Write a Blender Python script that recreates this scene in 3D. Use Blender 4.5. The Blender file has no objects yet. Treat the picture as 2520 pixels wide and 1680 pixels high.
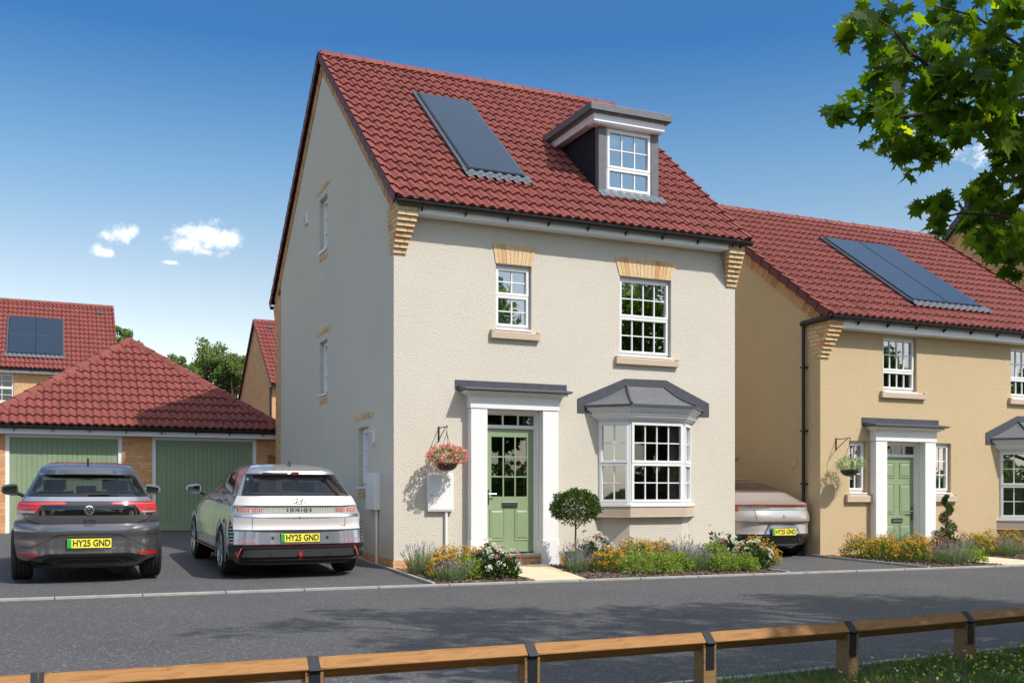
import bpy, bmesh, math, random
from mathutils import Vector, noise
rad = math.radians
rnd = random.Random(11)
sc = bpy.context.scene
COL = sc.collection

# ---------------------------------------------------------------- camera
FPX, YH, X0, HC = 2527.0, 1218.0, 1260.0, 1.15
YAW = rad(24.206)
FW = (math.sin(YAW), math.cos(YAW)); RT = (FW[1], -FW[0])
CAM = (-4.791, -15.069)
cam_d = bpy.data.cameras.new('camera'); cam = bpy.data.objects.new('camera', cam_d); COL.objects.link(cam)
cam.location = (CAM[0], CAM[1], HC); cam.rotation_euler = (rad(90), 0, -YAW)
cam_d.lens = 36.0 * FPX / 2520; cam_d.sensor_width = 36; cam_d.shift_y = 0.15
cam_d.clip_end = 3000; cam_d.clip_start = 0.1
sc.camera = cam
# ---------------------------------------------------------------- light
SUN_V = Vector((.57, -1, 1.30)).normalized()
SUN_AZ = math.atan2(SUN_V.x, SUN_V.y); SUN_EL = math.asin(SUN_V.z)
sd = bpy.data.lights.new('sun', 'SUN'); sd.energy = 3.75; sd.angle = rad(.8); sd.color = (1, .955, .89)
so = bpy.data.objects.new('sun', sd); COL.objects.link(so); so.rotation_euler = SUN_V.to_track_quat('Z', 'Y').to_euler()
sc.view_settings.view_transform = 'Standard'; sc.view_settings.look = 'None'
sc.view_settings.exposure = 0.27; sc.view_settings.gamma = 1
w = bpy.data.worlds.new('World'); sc.world = w; w.use_nodes = True
wt = w.node_tree; wn = wt.nodes; wl = wt.links
bg = wn['Background']; bg.inputs[1].default_value = .15
def wmath(op, a, b=None, c=None, clamp=False):
    n = wn.new('ShaderNodeMath'); n.operation = op; n.use_clamp = clamp
    for i, v in enumerate((a, b, c)):
        if v is None: continue
        if isinstance(v, (int, float)): n.inputs[i].default_value = v
        else: wl.new(v, n.inputs[i])
    return n.outputs[0]
sky = wn.new('ShaderNodeTexSky'); sky.sky_type = 'NISHITA'; sky.sun_disc = False
sky.sun_elevation = SUN_EL; sky.sun_rotation = SUN_AZ; sky.air_density = 1.0; sky.dust_density = .8; sky.ozone_density = 2.2; sky.altitude = 0
tc = wn.new('ShaderNodeTexCoord'); DIR = tc.outputs['Generated']
def wdot(v):
    n = wn.new('ShaderNodeVectorMath'); n.operation = 'DOT_PRODUCT'; wl.new(DIR, n.inputs[0]); n.inputs[1].default_value = v
    return n.outputs['Value']
def wnoise(scale, detail=6, rough=.6, vec=DIR):
    n = wn.new('ShaderNodeTexNoise'); n.inputs['Scale'].default_value = scale; n.inputs['Detail'].default_value = detail
    n.inputs['Roughness'].default_value = rough; wl.new(vec, n.inputs['Vector']); return n.outputs['Fac']
sep = wn.new('ShaderNodeSeparateXYZ'); wl.new(DIR, sep.inputs[0])
n1 = wnoise(75, 9, .66)
def pxdir(u, v):
    s = (u - X0) / FPX; t = (YH - v) / FPX
    return Vector((FW[0] + s * RT[0], FW[1] + s * RT[1], t)).normalized()
def blob(u, v, ru, rv):
    """soft elliptical puff in the sky round a direction"""
    d = pxdir(u, v); r = d.cross(Vector((0, 0, 1))).normalized(); up = r.cross(d)
    a = wmath('DIVIDE', wdot(r), ru / FPX); b = wmath('DIVIDE', wdot(up), rv / FPX)
    rr = wmath('SQRT', wmath('ADD', wmath('MULTIPLY', a, a), wmath('MULTIPLY', b, b)))
    front = wmath('GREATER_THAN', wdot(d), .5)
    return wmath('MULTIPLY', wmath('MULTIPLY_ADD', rr, -1.0, 1.25), front)
dens = None
for bl in ((498, 575, 56, 34), (542, 590, 52, 36), (470, 602, 50, 30), (520, 605, 60, 26), (450, 570, 24, 16), (508, 620, 60, 14), (418, 645, 22, 5),
           (298, 573, 40, 22), (266, 580, 24, 14), (240, 612, 26, 16), (262, 622, 24, 9), (2480, 340, 90, 60), (2400, 370, 60, 30)):
    v = blob(*bl); k = 1.0 if bl[0] < 600 and bl[1] < 605 and bl[0] > 430 else (.85 if bl[0] < 600 else .45)
    v = wmath('MULTIPLY', v, k)
    dens = v if dens is None else wmath('MAXIMUM', dens, v)
dens = wmath('ADD', dens, wmath('MULTIPLY', wmath('SUBTRACT', n1, .5), 3.0))
mr = wn.new('ShaderNodeMapRange'); mr.interpolation_type = 'SMOOTHSTEP'; wl.new(dens, mr.inputs[0])
mr.inputs[1].default_value = .08; mr.inputs[2].default_value = 1.2
# broad soft clouds in the half of the sky behind the camera (seen only in reflections)
rear = wmath('MULTIPLY', wmath('LESS_THAN', sep.outputs['Y'], -.1), wmath('GREATER_THAN', sep.outputs['Z'], .0))
n2 = wnoise(3.2, 6, .6)
mr2 = wn.new('ShaderNodeMapRange'); mr2.interpolation_type = 'SMOOTHSTEP'; wl.new(n2, mr2.inputs[0])
mr2.inputs[1].default_value = .46; mr2.inputs[2].default_value = .66
cl = wmath('MAXIMUM', mr.outputs[0], wmath('MULTIPLY', wmath('MULTIPLY', mr2.outputs[0], rear), .75), clamp=True)
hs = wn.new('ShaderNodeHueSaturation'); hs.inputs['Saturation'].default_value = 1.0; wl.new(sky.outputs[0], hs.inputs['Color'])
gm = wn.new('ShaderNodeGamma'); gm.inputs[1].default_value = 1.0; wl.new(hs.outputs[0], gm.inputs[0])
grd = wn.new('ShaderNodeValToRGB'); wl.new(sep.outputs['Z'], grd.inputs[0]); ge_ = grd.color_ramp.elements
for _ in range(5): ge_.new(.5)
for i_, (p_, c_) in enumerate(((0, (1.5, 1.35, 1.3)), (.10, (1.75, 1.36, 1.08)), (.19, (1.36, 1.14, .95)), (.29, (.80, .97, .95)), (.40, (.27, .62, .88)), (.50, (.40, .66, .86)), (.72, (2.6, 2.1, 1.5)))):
    ge_[i_].position = p_; ge_[i_].color = tuple(q_ * (.93 if i_ < 6 else 1.0) / 3 for q_ in c_) + (1,)  # last stop: overhead sky, out of view, brightened and warmed to fill shaded walls
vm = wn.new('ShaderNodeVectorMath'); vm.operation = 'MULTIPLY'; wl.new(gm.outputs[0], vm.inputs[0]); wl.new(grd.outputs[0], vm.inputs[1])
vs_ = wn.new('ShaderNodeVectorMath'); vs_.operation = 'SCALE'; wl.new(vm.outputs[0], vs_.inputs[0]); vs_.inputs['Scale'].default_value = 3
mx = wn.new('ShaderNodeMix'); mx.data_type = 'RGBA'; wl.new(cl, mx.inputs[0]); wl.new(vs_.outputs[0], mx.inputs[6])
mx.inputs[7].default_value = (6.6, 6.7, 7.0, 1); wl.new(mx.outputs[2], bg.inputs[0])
sc.cycles.use_denoising = True; sc.cycles.max_bounces = 6; sc.cycles.transparent_max_bounces = 10

# ---------------------------------------------------------------- materials
def newmat(name):
    m = bpy.data.materials.new(name); m.use_nodes = True
    return m, m.node_tree.nodes, m.node_tree.links, m.node_tree.nodes['Principled BSDF']
def ocoord(n, l, scale=None):
    t = n.new('ShaderNodeTexCoord'); return t.outputs['Object']
def ntex(n, l, vec, scale, detail=4, rough=.6):
    t = n.new('ShaderNodeTexNoise'); t.inputs['Scale'].default_value = scale; t.inputs['Detail'].default_value = detail
    t.inputs['Roughness'].default_value = rough; l.new(vec, t.inputs['Vector']); return t.outputs['Fac']
def ramp(n, l, fac, stops):
    r = n.new('ShaderNodeValToRGB'); l.new(fac, r.inputs[0]); e = r.color_ramp.elements
    while len(e) < len(stops): e.new(.5)
    for i, (p, c) in enumerate(stops): e[i].position = p; e[i].color = (*c, 1)
    return r.outputs[0]
def bump(n, l, h, p, strength=.5, dist=.01):
    b = n.new('ShaderNodeBump'); b.inputs['Strength'].default_value = strength; b.inputs['Distance'].default_value = dist
    l.new(h, b.inputs['Height']); l.new(b.outputs[0], p.inputs['Normal']); return b
def mixc(n, l, fac, a, b, mode='MIX'):
    m = n.new('ShaderNodeMix'); m.data_type = 'RGBA'; m.blend_type = mode
    for i, v in ((0, fac), (6, a), (7, b)):
        if isinstance(v, (int, float)): m.inputs[i].default_value = v
        elif isinstance(v, tuple): m.inputs[i].default_value = (*v, 1)
        else: l.new(v, m.inputs[i])
    return m.outputs[2]
def plain(name, col, rough=.5, metal=0, coat=0, var=.06, vs=3.0, spec=.5, bs=0, bsc=200):
    m, n, l, p = newmat(name)
    oc = ocoord(n, l); f = ntex(n, l, oc, vs, 5)
    c1 = tuple(min(1, c * (1 + var)) for c in col); c2 = tuple(c * (1 - var) for c in col)
    l.new(ramp(n, l, f, [(.3, c2), (.7, c1)]), p.inputs['Base Color'])
    p.inputs['Roughness'].default_value = rough; p.inputs['Metallic'].default_value = metal
    p.inputs['Coat Weight'].default_value = coat; p.inputs['Coat Roughness'].default_value = .03
    p.inputs['Specular IOR Level'].default_value = spec
    if bs: bump(n, l, ntex(n, l, oc, bsc, 3), p, bs, .002)
    return m
def render_mat(name, col):
    m, n, l, p = newmat(name); oc = ocoord(n, l)
    fine = ntex(n, l, oc, 80, 3, .6); big = ntex(n, l, oc, .8, 4)
    vo = n.new('ShaderNodeTexVoronoi'); vo.inputs['Scale'].default_value = 60; vo.inputs['Randomness'].default_value = 1; l.new(oc, vo.inputs['Vector'])
    c = ramp(n, l, fine, [(.3, tuple(x * .86 for x in col)), (.62, tuple(min(1, x * 1.07) for x in col))])
    c = mixc(n, l, .5, c, ramp(n, l, big, [(.3, tuple(x * .93 for x in col)), (.7, tuple(x * 1.04 for x in col))]))
    l.new(c, p.inputs['Base Color']); p.inputs['Roughness'].default_value = .9; p.inputs['Specular IOR Level'].default_value = .2
    a = n.new('ShaderNodeMath'); a.operation = 'MULTIPLY_ADD'; l.new(vo.outputs['Distance'], a.inputs[0]); a.inputs[1].default_value = .8; l.new(fine, a.inputs[2])
    bump(n, l, a.outputs[0], p, .75, .008)
    return m
def brick_mat(name, c1, c2, mortar, dark=None, scale=1.0):
    m, n, l, p = newmat(name); oc = ocoord(n, l)
    s = n.new('ShaderNodeSeparateXYZ'); l.new(oc, s.inputs[0])
    a = n.new('ShaderNodeMath'); a.operation = 'ADD'; l.new(s.outputs['X'], a.inputs[0]); l.new(s.outputs['Y'], a.inputs[1])
    cb = n.new('ShaderNodeCombineXYZ'); l.new(a.outputs[0], cb.inputs[0]); l.new(s.outputs['Z'], cb.inputs[1])
    b = n.new('ShaderNodeTexBrick'); l.new(cb.outputs[0], b.inputs['Vector'])
    b.inputs['Scale'].default_value = 1; b.inputs['Brick Width'].default_value = .225; b.inputs['Row Height'].default_value = .075
    b.inputs['Mortar Size'].default_value = .007; b.inputs['Mortar Smooth'].default_value = .2; b.inputs['Bias'].default_value = -.1
    b.inputs['Color1'].default_value = (*c1, 1); b.inputs['Color2'].default_value = (*c2, 1); b.inputs['Mortar'].default_value = (*mortar, 1)
    mott = ramp(n, l, ntex(n, l, oc, 9, 5, .7), [(.42, (1, 1, 1)), (.66, (1.0, .74, .5))])
    c = mixc(n, l, 1.0, b.outputs['Color'], mott, 'MULTIPLY')
    c = mixc(n, l, .45, c, mixc(n, l, 1.0, c, ramp(n, l, ntex(n, l, oc, 70, 3), [(.3, (.75, .75, .75)), (.7, (1.1, 1.1, 1.1))]), 'MULTIPLY'))
    l.new(c, p.inputs['Base Color']); p.inputs['Roughness'].default_value = .88
    inv = n.new('ShaderNodeMath'); inv.operation = 'SUBTRACT'; inv.inputs[0].default_value = 1; l.new(b.outputs['Fac'], inv.inputs[1])
    bump(n, l, inv.outputs[0], p, .8, .006)
    return m
def island_mat(name, stops, rough=.85, nscale=40, nv=.2, transl=0, spec=.4, bs=.3, tc=(1.7, 1.75, .6)):
    m, n, l, p = newmat(name); g = n.new('ShaderNodeNewGeometry'); oc = ocoord(n, l)
    c = ramp(n, l, g.outputs['Random Per Island'], stops)
    c = mixc(n, l, 1.0, c, ramp(n, l, ntex(n, l, oc, nscale, 4), [(.3, (1 - nv,) * 3), (.7, (1 + nv * .5,) * 3)]), 'MULTIPLY')
    l.new(c, p.inputs['Base Color']); p.inputs['Roughness'].default_value = rough; p.inputs['Specular IOR Level'].default_value = spec
    if bs: bump(n, l, ntex(n, l, oc, nscale * 2, 3), p, bs, .003)
    if transl:
        tr = n.new('ShaderNodeBsdfTranslucent'); l.new(mixc(n, l, 1.0, c, tc, 'MULTIPLY'), tr.inputs[0])
        ms = n.new('ShaderNodeMixShader'); ms.inputs[0].default_value = transl
        l.new(p.outputs[0], ms.inputs[1]); l.new(tr.outputs[0], ms.inputs[2]); l.new(ms.outputs[0], n['Material Output'].inputs[0])
    return m
def tile_mat(name, col, col2):
    m, n, l, p = newmat(name); oc = ocoord(n, l)
    c = ramp(n, l, ntex(n, l, oc, 2.6, 6, .65), [(.3, col2), (.7, col)])
    c = mixc(n, l, 1, c, ramp(n, l, ntex(n, l, oc, 30, 4, .7), [(.35, (.82, .82, .84)), (.65, (1.08, 1.06, 1.04))]), 'MULTIPLY')
    l.new(c, p.inputs['Base Color']); p.inputs['Roughness'].default_value = .72; p.inputs['Specular IOR Level'].default_value = .35
    bump(n, l, ntex(n, l, oc, 120, 3), p, .35, .002)
    return m
def glass_mat(name, fac=.42, tint=(.55, .58, .6), gcol=(.9, .95, 1)):
    m, n, l, p = newmat(name); n.remove(p)
    t = n.new('ShaderNodeBsdfTransparent'); t.inputs[0].default_value = (*tint, 1)
    g = n.new('ShaderNodeBsdfGlossy'); g.inputs['Roughness'].default_value = .01; g.inputs[0].default_value = (*gcol, 1)
    oc = ocoord(n, l); b = n.new('ShaderNodeBump'); b.inputs['Strength'].default_value = .04; b.inputs['Distance'].default_value = .02
    l.new(ntex(n, l, oc, 1.4, 1), b.inputs['Height']); l.new(b.outputs[0], g.inputs['Normal'])
    lw = n.new('ShaderNodeFresnel'); lw.inputs[0].default_value = 1.5
    a = n.new('ShaderNodeMath'); a.operation = 'ADD'; a.use_clamp = True; l.new(lw.outputs[0], a.inputs[0]); a.inputs[1].default_value = fac - .04
    ms = n.new('ShaderNodeMixShader'); l.new(a.outputs[0], ms.inputs[0]); l.new(t.outputs[0], ms.inputs[1]); l.new(g.outputs[0], ms.inputs[2])
    l.new(ms.outputs[0], n['Material Output'].inputs[0]); return m
def asphalt_mat(name, base):
    m, n, l, p = newmat(name); oc = ocoord(n, l)
    v = n.new('ShaderNodeTexVoronoi'); v.inputs['Scale'].default_value = 85; l.new(oc, v.inputs['Vector'])
    sp = n.new('ShaderNodeSeparateColor'); l.new(v.outputs['Color'], sp.inputs[0])
    c = ramp(n, l, sp.outputs[0], [(0, tuple(x * .68 for x in base)), (.6, base), (.94, tuple(x * 1.15 for x in base)), (.985, (.26, .24, .21))])
    c = mixc(n, l, 1, c, ramp(n, l, ntex(n, l, oc, .7, 5), [(.3, (.88, .89, .92)), (.7, (1.1, 1.08, 1.05))]), 'MULTIPLY')
    c = mixc(n, l, 1, c, ramp(n, l, ntex(n, l, oc, 14, 4), [(.3, (.85, .85, .86)), (.7, (1.12, 1.12, 1.12))]), 'MULTIPLY')
    l.new(c, p.inputs['Base Color']); p.inputs['Roughness'].default_value = .82; p.inputs['Specular IOR Level'].default_value = .4
    bump(n, l, sp.outputs[1], p, .5, .006)
    return m
def wood_mat(name, c1, c2, c3):
    m, n, l, p = newmat(name); oc = ocoord(n, l)
    mp = n.new('ShaderNodeMapping'); mp.inputs['Scale'].default_value = (2.2, 22, 22); l.new(oc, mp.inputs[0])
    f = n.new('ShaderNodeTexNoise'); f.inputs['Scale'].default_value = 1.3; f.inputs['Detail'].default_value = 7; f.inputs['Roughness'].default_value = .65
    f.inputs['Distortion'].default_value = 1.6; l.new(mp.outputs[0], f.inputs['Vector'])
    c = ramp(n, l, f.outputs['Fac'], [(.3, c3), (.42, c2), (.55, c1), (.62, c2), (.72, c1)])
    kn = n.new('ShaderNodeTexVoronoi'); kn.inputs['Scale'].default_value = 2.2; l.new(oc, kn.inputs['Vector'])
    c = mixc(n, l, 1, c, ramp(n, l, kn.outputs['Distance'], [(.02, (.3, .22, .16)), (.07, (1, 1, 1))]), 'MULTIPLY')
    l.new(c, p.inputs['Base Color']); p.inputs['Roughness'].default_value = .7; bump(n, l, f.outputs['Fac'], p, .3, .003)
    return m
def solar_mat(name, lines=True):
    m, n, l, p = newmat(name); oc = ocoord(n, l); s = n.new('ShaderNodeSeparateXYZ'); l.new(oc, s.inputs[0])
    a = n.new('ShaderNodeMath'); a.operation = 'SINE'; b = n.new('ShaderNodeMath'); b.operation = 'MULTIPLY'; b.inputs[1].default_value = 2 * math.pi / .026
    l.new(s.outputs['X'], b.inputs[0]); l.new(b.outputs[0], a.inputs[0])
    l.new(ramp(n, l, a.outputs[0], [(.35, (.008, .018, .040)), (.9, (.036, .055, .09))]) , p.inputs['Base Color'])
    p.inputs['Roughness'].default_value = .12; p.inputs['Specular IOR Level'].default_value = .7; p.inputs['Coat Weight'].default_value = .05; return m
def panelled(name, col, pitch=.105):
    m, n, l, p = newmat(name); oc = ocoord(n, l)
    l.new(ramp(n, l, ntex(n, l, oc, 2, 4), [(.3, tuple(c * .94 for c in col)), (.7, tuple(c * 1.05 for c in col))]), p.inputs['Base Color'])
    p.inputs['Roughness'].default_value = .5; return m
def flake_mat(name, col, metal=.75, rough=.3):
    m, n, l, p = newmat(name); oc = ocoord(n, l)
    l.new(ramp(n, l, ntex(n, l, oc, 900, 2), [(.3, tuple(c * .9 for c in col)), (.7, tuple(c * 1.1 for c in col))]), p.inputs['Base Color'])
    p.inputs['Metallic'].default_value = metal; p.inputs['Roughness'].default_value = rough
    p.inputs['Coat Weight'].default_value = 1; p.inputs['Coat Roughness'].default_value = .02; return m
M = {}
M['render'] = render_mat('cream_render', (.62, .575, .49))
M['render2'] = render_mat('buff_render', (.56, .43, .26))
M['brick'] = brick_mat('buff_brick', (.70, .46, .24), (.60, .36, .17), (.42, .34, .23))
M['brick_o'] = brick_mat('orange_brick', (.72, .42, .22), (.58, .29, .13), (.46, .36, .24))
M['bricks'] = island_mat('loose_buff_brick', [(0, (.70, .48, .26)), (.5, (.74, .54, .32)), (.8, (.66, .42, .21)), (1, (.60, .29, .12))])
M['bricks_r'] = island_mat('rake_brick', [(0, (.62, .38, .18)), (.6, (.56, .33, .15)), (1, (.46, .22, .09))])
M['mortar'] = plain('mortar', (.38, .31, .2), .95)
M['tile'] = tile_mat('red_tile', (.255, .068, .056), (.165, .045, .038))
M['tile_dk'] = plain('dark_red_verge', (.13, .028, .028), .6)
M['slate'] = plain('grey_tile', (.10, .10, .11), .7, var=.2, vs=8)
M['white'] = plain('white_upvc', (.80, .80, .80), .35, var=.01)
M['stone'] = plain('cast_stone', (.52, .42, .32), .9, var=.1, vs=30, bs=.3)
M['lead'] = plain('lead_grey', (.12, .125, .14), .5, var=.14, vs=9, bs=.15, bsc=60)
M['lead_dk'] = plain('dark_lead', (.06, .065, .08), .5, var=.15, vs=9)
M['lead_ck'] = plain('cheek_lead', (.022, .02, .028), .75, spec=.2)
M['lead_lt'] = plain('pale_lead', (.125, .145, .17), .45, var=.14, vs=14)
M['black'] = plain('black_plastic', (.012, .012, .013), .32)
M['green'] = plain('sage_paint', (.24, .32, .185), .45, var=.03, bs=.1, bsc=90)
M['green_g'] = panelled('garage_green', (.235, .31, .185))
M['groove'] = plain('green_groove', (.08, .12, .06), .7)
M['glass'] = glass_mat('window_glass', .40)
M['glass_dk'] = glass_mat('window_glass_dark', .10, (.72, .74, .74))
M['room'] = plain('room_dark', (.05, .045, .04), .9)
M['room_lt'] = plain('room_pale', (.33, .34, .36), .9)
M['curtain'] = plain('curtain', (.55, .45, .38), .9, vs=40, var=.2)
M['blind'] = plain('blind_white', (.7, .68, .64), .8)
M['chrome'] = plain('brushed_metal', (.6, .6, .62), .25, 1)
M['darkmetal'] = plain('dark_metal', (.12, .13, .12), .35, .8)
M['wood'] = wood_mat('oiled_timber', (.34, .165, .045), (.26, .115, .028), (.13, .055, .015))
M['fence'] = wood_mat('fence_timber', (.27, .16, .065), (.21, .12, .05), (.13, .075, .03))
M['strap'] = plain('black_steel', (.03, .033, .042), .45, .5)
M['asphalt'] = asphalt_mat('road_asphalt', (.085, .084, .086))
M['asphalt2'] = asphalt_mat('drive_asphalt', (.088, .088, .091))
M['kerb'] = plain('concrete_kerb', (.33, .325, .30), .9, var=.15, vs=6, bs=.3)
M['kerb_dk'] = plain('dark_kerb', (.24, .25, .27), .9, var=.15, vs=6, bs=.3)
M['paving'] = plain('sandstone_paving', (.66, .53, .35), .9, var=.09, vs=3, bs=.2)
M['soil'] = island_mat('bark_mulch', [(0, (.12, .075, .055)), (.6, (.18, .12, .095)), (1, (.26, .19, .15))])
M['earth'] = plain('earth', (.07, .05, .035), .95, var=.4, vs=9, bs=.6)
M['field'] = plain('grass_field', (.06, .085, .025), .95, var=.25, vs=5)
M['solar'] = solar_mat('solar_cells')
M['solar_fr'] = plain('solar_frame', (.02, .022, .03), .3, .3)
M['rubber'] = plain('rubber', (.016, .016, .017), .75, bs=.4, bsc=60)
M['terracotta'] = plain('dark_bowl', (.035, .03, .032), .5)

# ---------------------------------------------------------------- object helpers
class MB:
    def __init__(s): s.v = []; s.f = []; s.m = []
    def add(s, vs, fs, mi=0):
        b = len(s.v); s.v += [tuple(v) for v in vs]; s.f += [tuple(b + i for i in f) for f in fs]; s.m += [mi] * len(fs); return s
    def box(s, x0, x1, y0, y1, z0, z1, mi=0, P=None):
        c = [(x, y, z) for x in (x0, x1) for y in (y0, y1) for z in (z0, z1)]
        if P: c = [P(*q) for q in c]
        return s.add(c, [(0, 1, 3, 2), (4, 6, 7, 5), (0, 4, 5, 1), (2, 3, 7, 6), (0, 2, 6, 4), (1, 5, 7, 3)], mi)
    def prism(s, poly, f0, f1, mi=0):
        """poly: list of 2D points; f0,f1 map a 2D point to 3D for the two caps"""
        n = len(poly); vs = [f0(*p) for p in poly] + [f1(*p) for p in poly]
        return s.add(vs, [tuple(range(n)), tuple(range(2 * n - 1, n - 1, -1))] + [(i, (i + 1) % n, n + (i + 1) % n, n + i) for i in range(n)], mi)
    def tube(s, pts, r, n=8, mi=0, caps=True):
        pts = [Vector(p) for p in pts]; rs = r if isinstance(r, (list, tuple)) else [r] * len(pts); rings = []
        ref = Vector((0, 0, 1))
        for i, p in enumerate(pts):
            t = (pts[min(i + 1, len(pts) - 1)] - pts[max(i - 1, 0)]).normalized()
            a = t.cross(ref if abs(t.z) < .95 else Vector((1, 0, 0))).normalized(); b = t.cross(a)
            rings.append([p + (a * math.cos(2 * math.pi * k / n) + b * math.sin(2 * math.pi * k / n)) * rs[i] for k in range(n)])
        vs = [v for rg in rings for v in rg]; fs = []
        for i in range(len(pts) - 1):
            for k in range(n): fs.append((i * n + k, i * n + (k + 1) % n, (i + 1) * n + (k + 1) % n, (i + 1) * n + k))
        if caps: fs += [tuple(range(n)), tuple(range(len(vs) - 1, len(vs) - 1 - n, -1))]
        return s.add(vs, fs, mi)
    def lathe(s, prof, c, axis='z', n=24, mi=0):
        """prof: (radius, height) list"""
        vs = []; m = len(prof)
        for k in range(n):
            a = 2 * math.pi * k / n; ca, sa = math.cos(a), math.sin(a)
            for (r, h) in prof:
                q = (r * ca, r * sa, h) if axis == 'z' else ((h, r * ca, r * sa) if axis == 'x' else (r * ca, h, r * sa))
                vs.append((c[0] + q[0], c[1] + q[1], c[2] + q[2]))
        fs = [(k * m + i, ((k + 1) % n) * m + i, ((k + 1) % n) * m + i + 1, k * m + i + 1) for k in range(n) for i in range(m - 1)]
        return s.add(vs, fs, mi)
    def build(s, name, mats, parent=None, smooth=False, bevel=0, label=None):
        o = parent and ORG.get(root_of(parent).name) or (0, 0, 0)
        me = bpy.data.meshes.new(name); me.from_pydata([(v[0] - o[0], v[1] - o[1], v[2] - o[2]) for v in s.v], [], s.f); me.update()
        if not isinstance(mats, (list, tuple)): mats = [mats]
        for m_ in mats: me.materials.append(m_)
        if len(mats) > 1: me.polygons.foreach_set('material_index', s.m)
        if smooth:
            me.polygons.foreach_set('use_smooth', [True] * len(me.polygons)); me.set_sharp_from_angle(angle=rad(38))
        ob = bpy.data.objects.new(name, me); COL.objects.link(ob)
        if parent: ob.parent = parent
        if bevel:
            b = ob.modifiers.new('bevel', 'BEVEL'); b.width = bevel; b.segments = 2; b.limit_method = 'ANGLE'
        if label: ob['label'] = label
        return ob
ORG = {}
def root_of(o):
    while o.parent: o = o.parent
    return o
def tag(o, label=None, cat=None, group=None, kind=None):
    for k, v in (('label', label), ('category', cat), ('group', group), ('kind', kind)):
        if v: o[k] = v
    return o
def thing(name, loc, label, cat, group=None):
    o = bpy.data.objects.new(name, None); COL.objects.link(o); o.location = loc; o.empty_display_size = .2
    ORG[o.name] = tuple(loc); return tag(o, label, cat, group)
def struct(ob, kind='structure'): ob['kind'] = kind; return ob
def copy_tree(o, parent=None):
    c = o.copy(); COL.objects.link(c); c.parent = parent
    if not parent: ORG[c.name] = ORG.get(o.name, (0, 0, 0))
    for ch in list(o.children): copy_tree(ch, c)
    return c
def px(u, v, D):
    """a point D metres ahead of the camera seen at photo pixel u, v"""
    L = (u - X0) / FPX * D; return Vector((CAM[0] + FW[0] * D + RT[0] * L, CAM[1] + FW[1] * D + RT[1] * L, HC + (YH - v) / FPX * D))

# ---------------------------------------------------------------- building kit
def wall(name, m, parent, outline, holes, P, depth=.12):
    """outline polygon (u,v) with rectangular holes and their reveals; P(u,v,d) with d inward"""
    bm = bmesh.new(); bm.faces.new([bm.verts.new((u, v, 0)) for u, v in outline])
    for (a, b, c, d) in holes:
        for co, no in (((a, 0, 0), (1, 0, 0)), ((b, 0, 0), (1, 0, 0)), ((0, c, 0), (0, 1, 0)), ((0, d, 0), (0, 1, 0))):
            bmesh.ops.bisect_plane(bm, geom=bm.verts[:] + bm.edges[:] + bm.faces[:], plane_co=co, plane_no=no)
    dead = [f for f in bm.faces if any(a < f.calc_center_median().x < b and c < f.calc_center_median().y < d for (a, b, c, d) in holes)]
    bmesh.ops.delete(bm, geom=dead, context='FACES')
    bm.verts.index_update(); mb = MB()
    mb.add([P(v.co.x, v.co.y, 0) for v in bm.verts], [tuple(v.index for v in f.verts) for f in bm.faces]); bm.free()
    for (a, b, c, d) in holes:
        q = [(a, c), (b, c), (b, d), (a, d)]
        for i in range(4):
            p, r = q[i], q[(i + 1) % 4]; mb.add([P(*p, 0), P(*r, 0), P(*r, depth), P(*p, depth)], [(0, 1, 2, 3)])
    return mb.build(name, m, parent)
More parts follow.
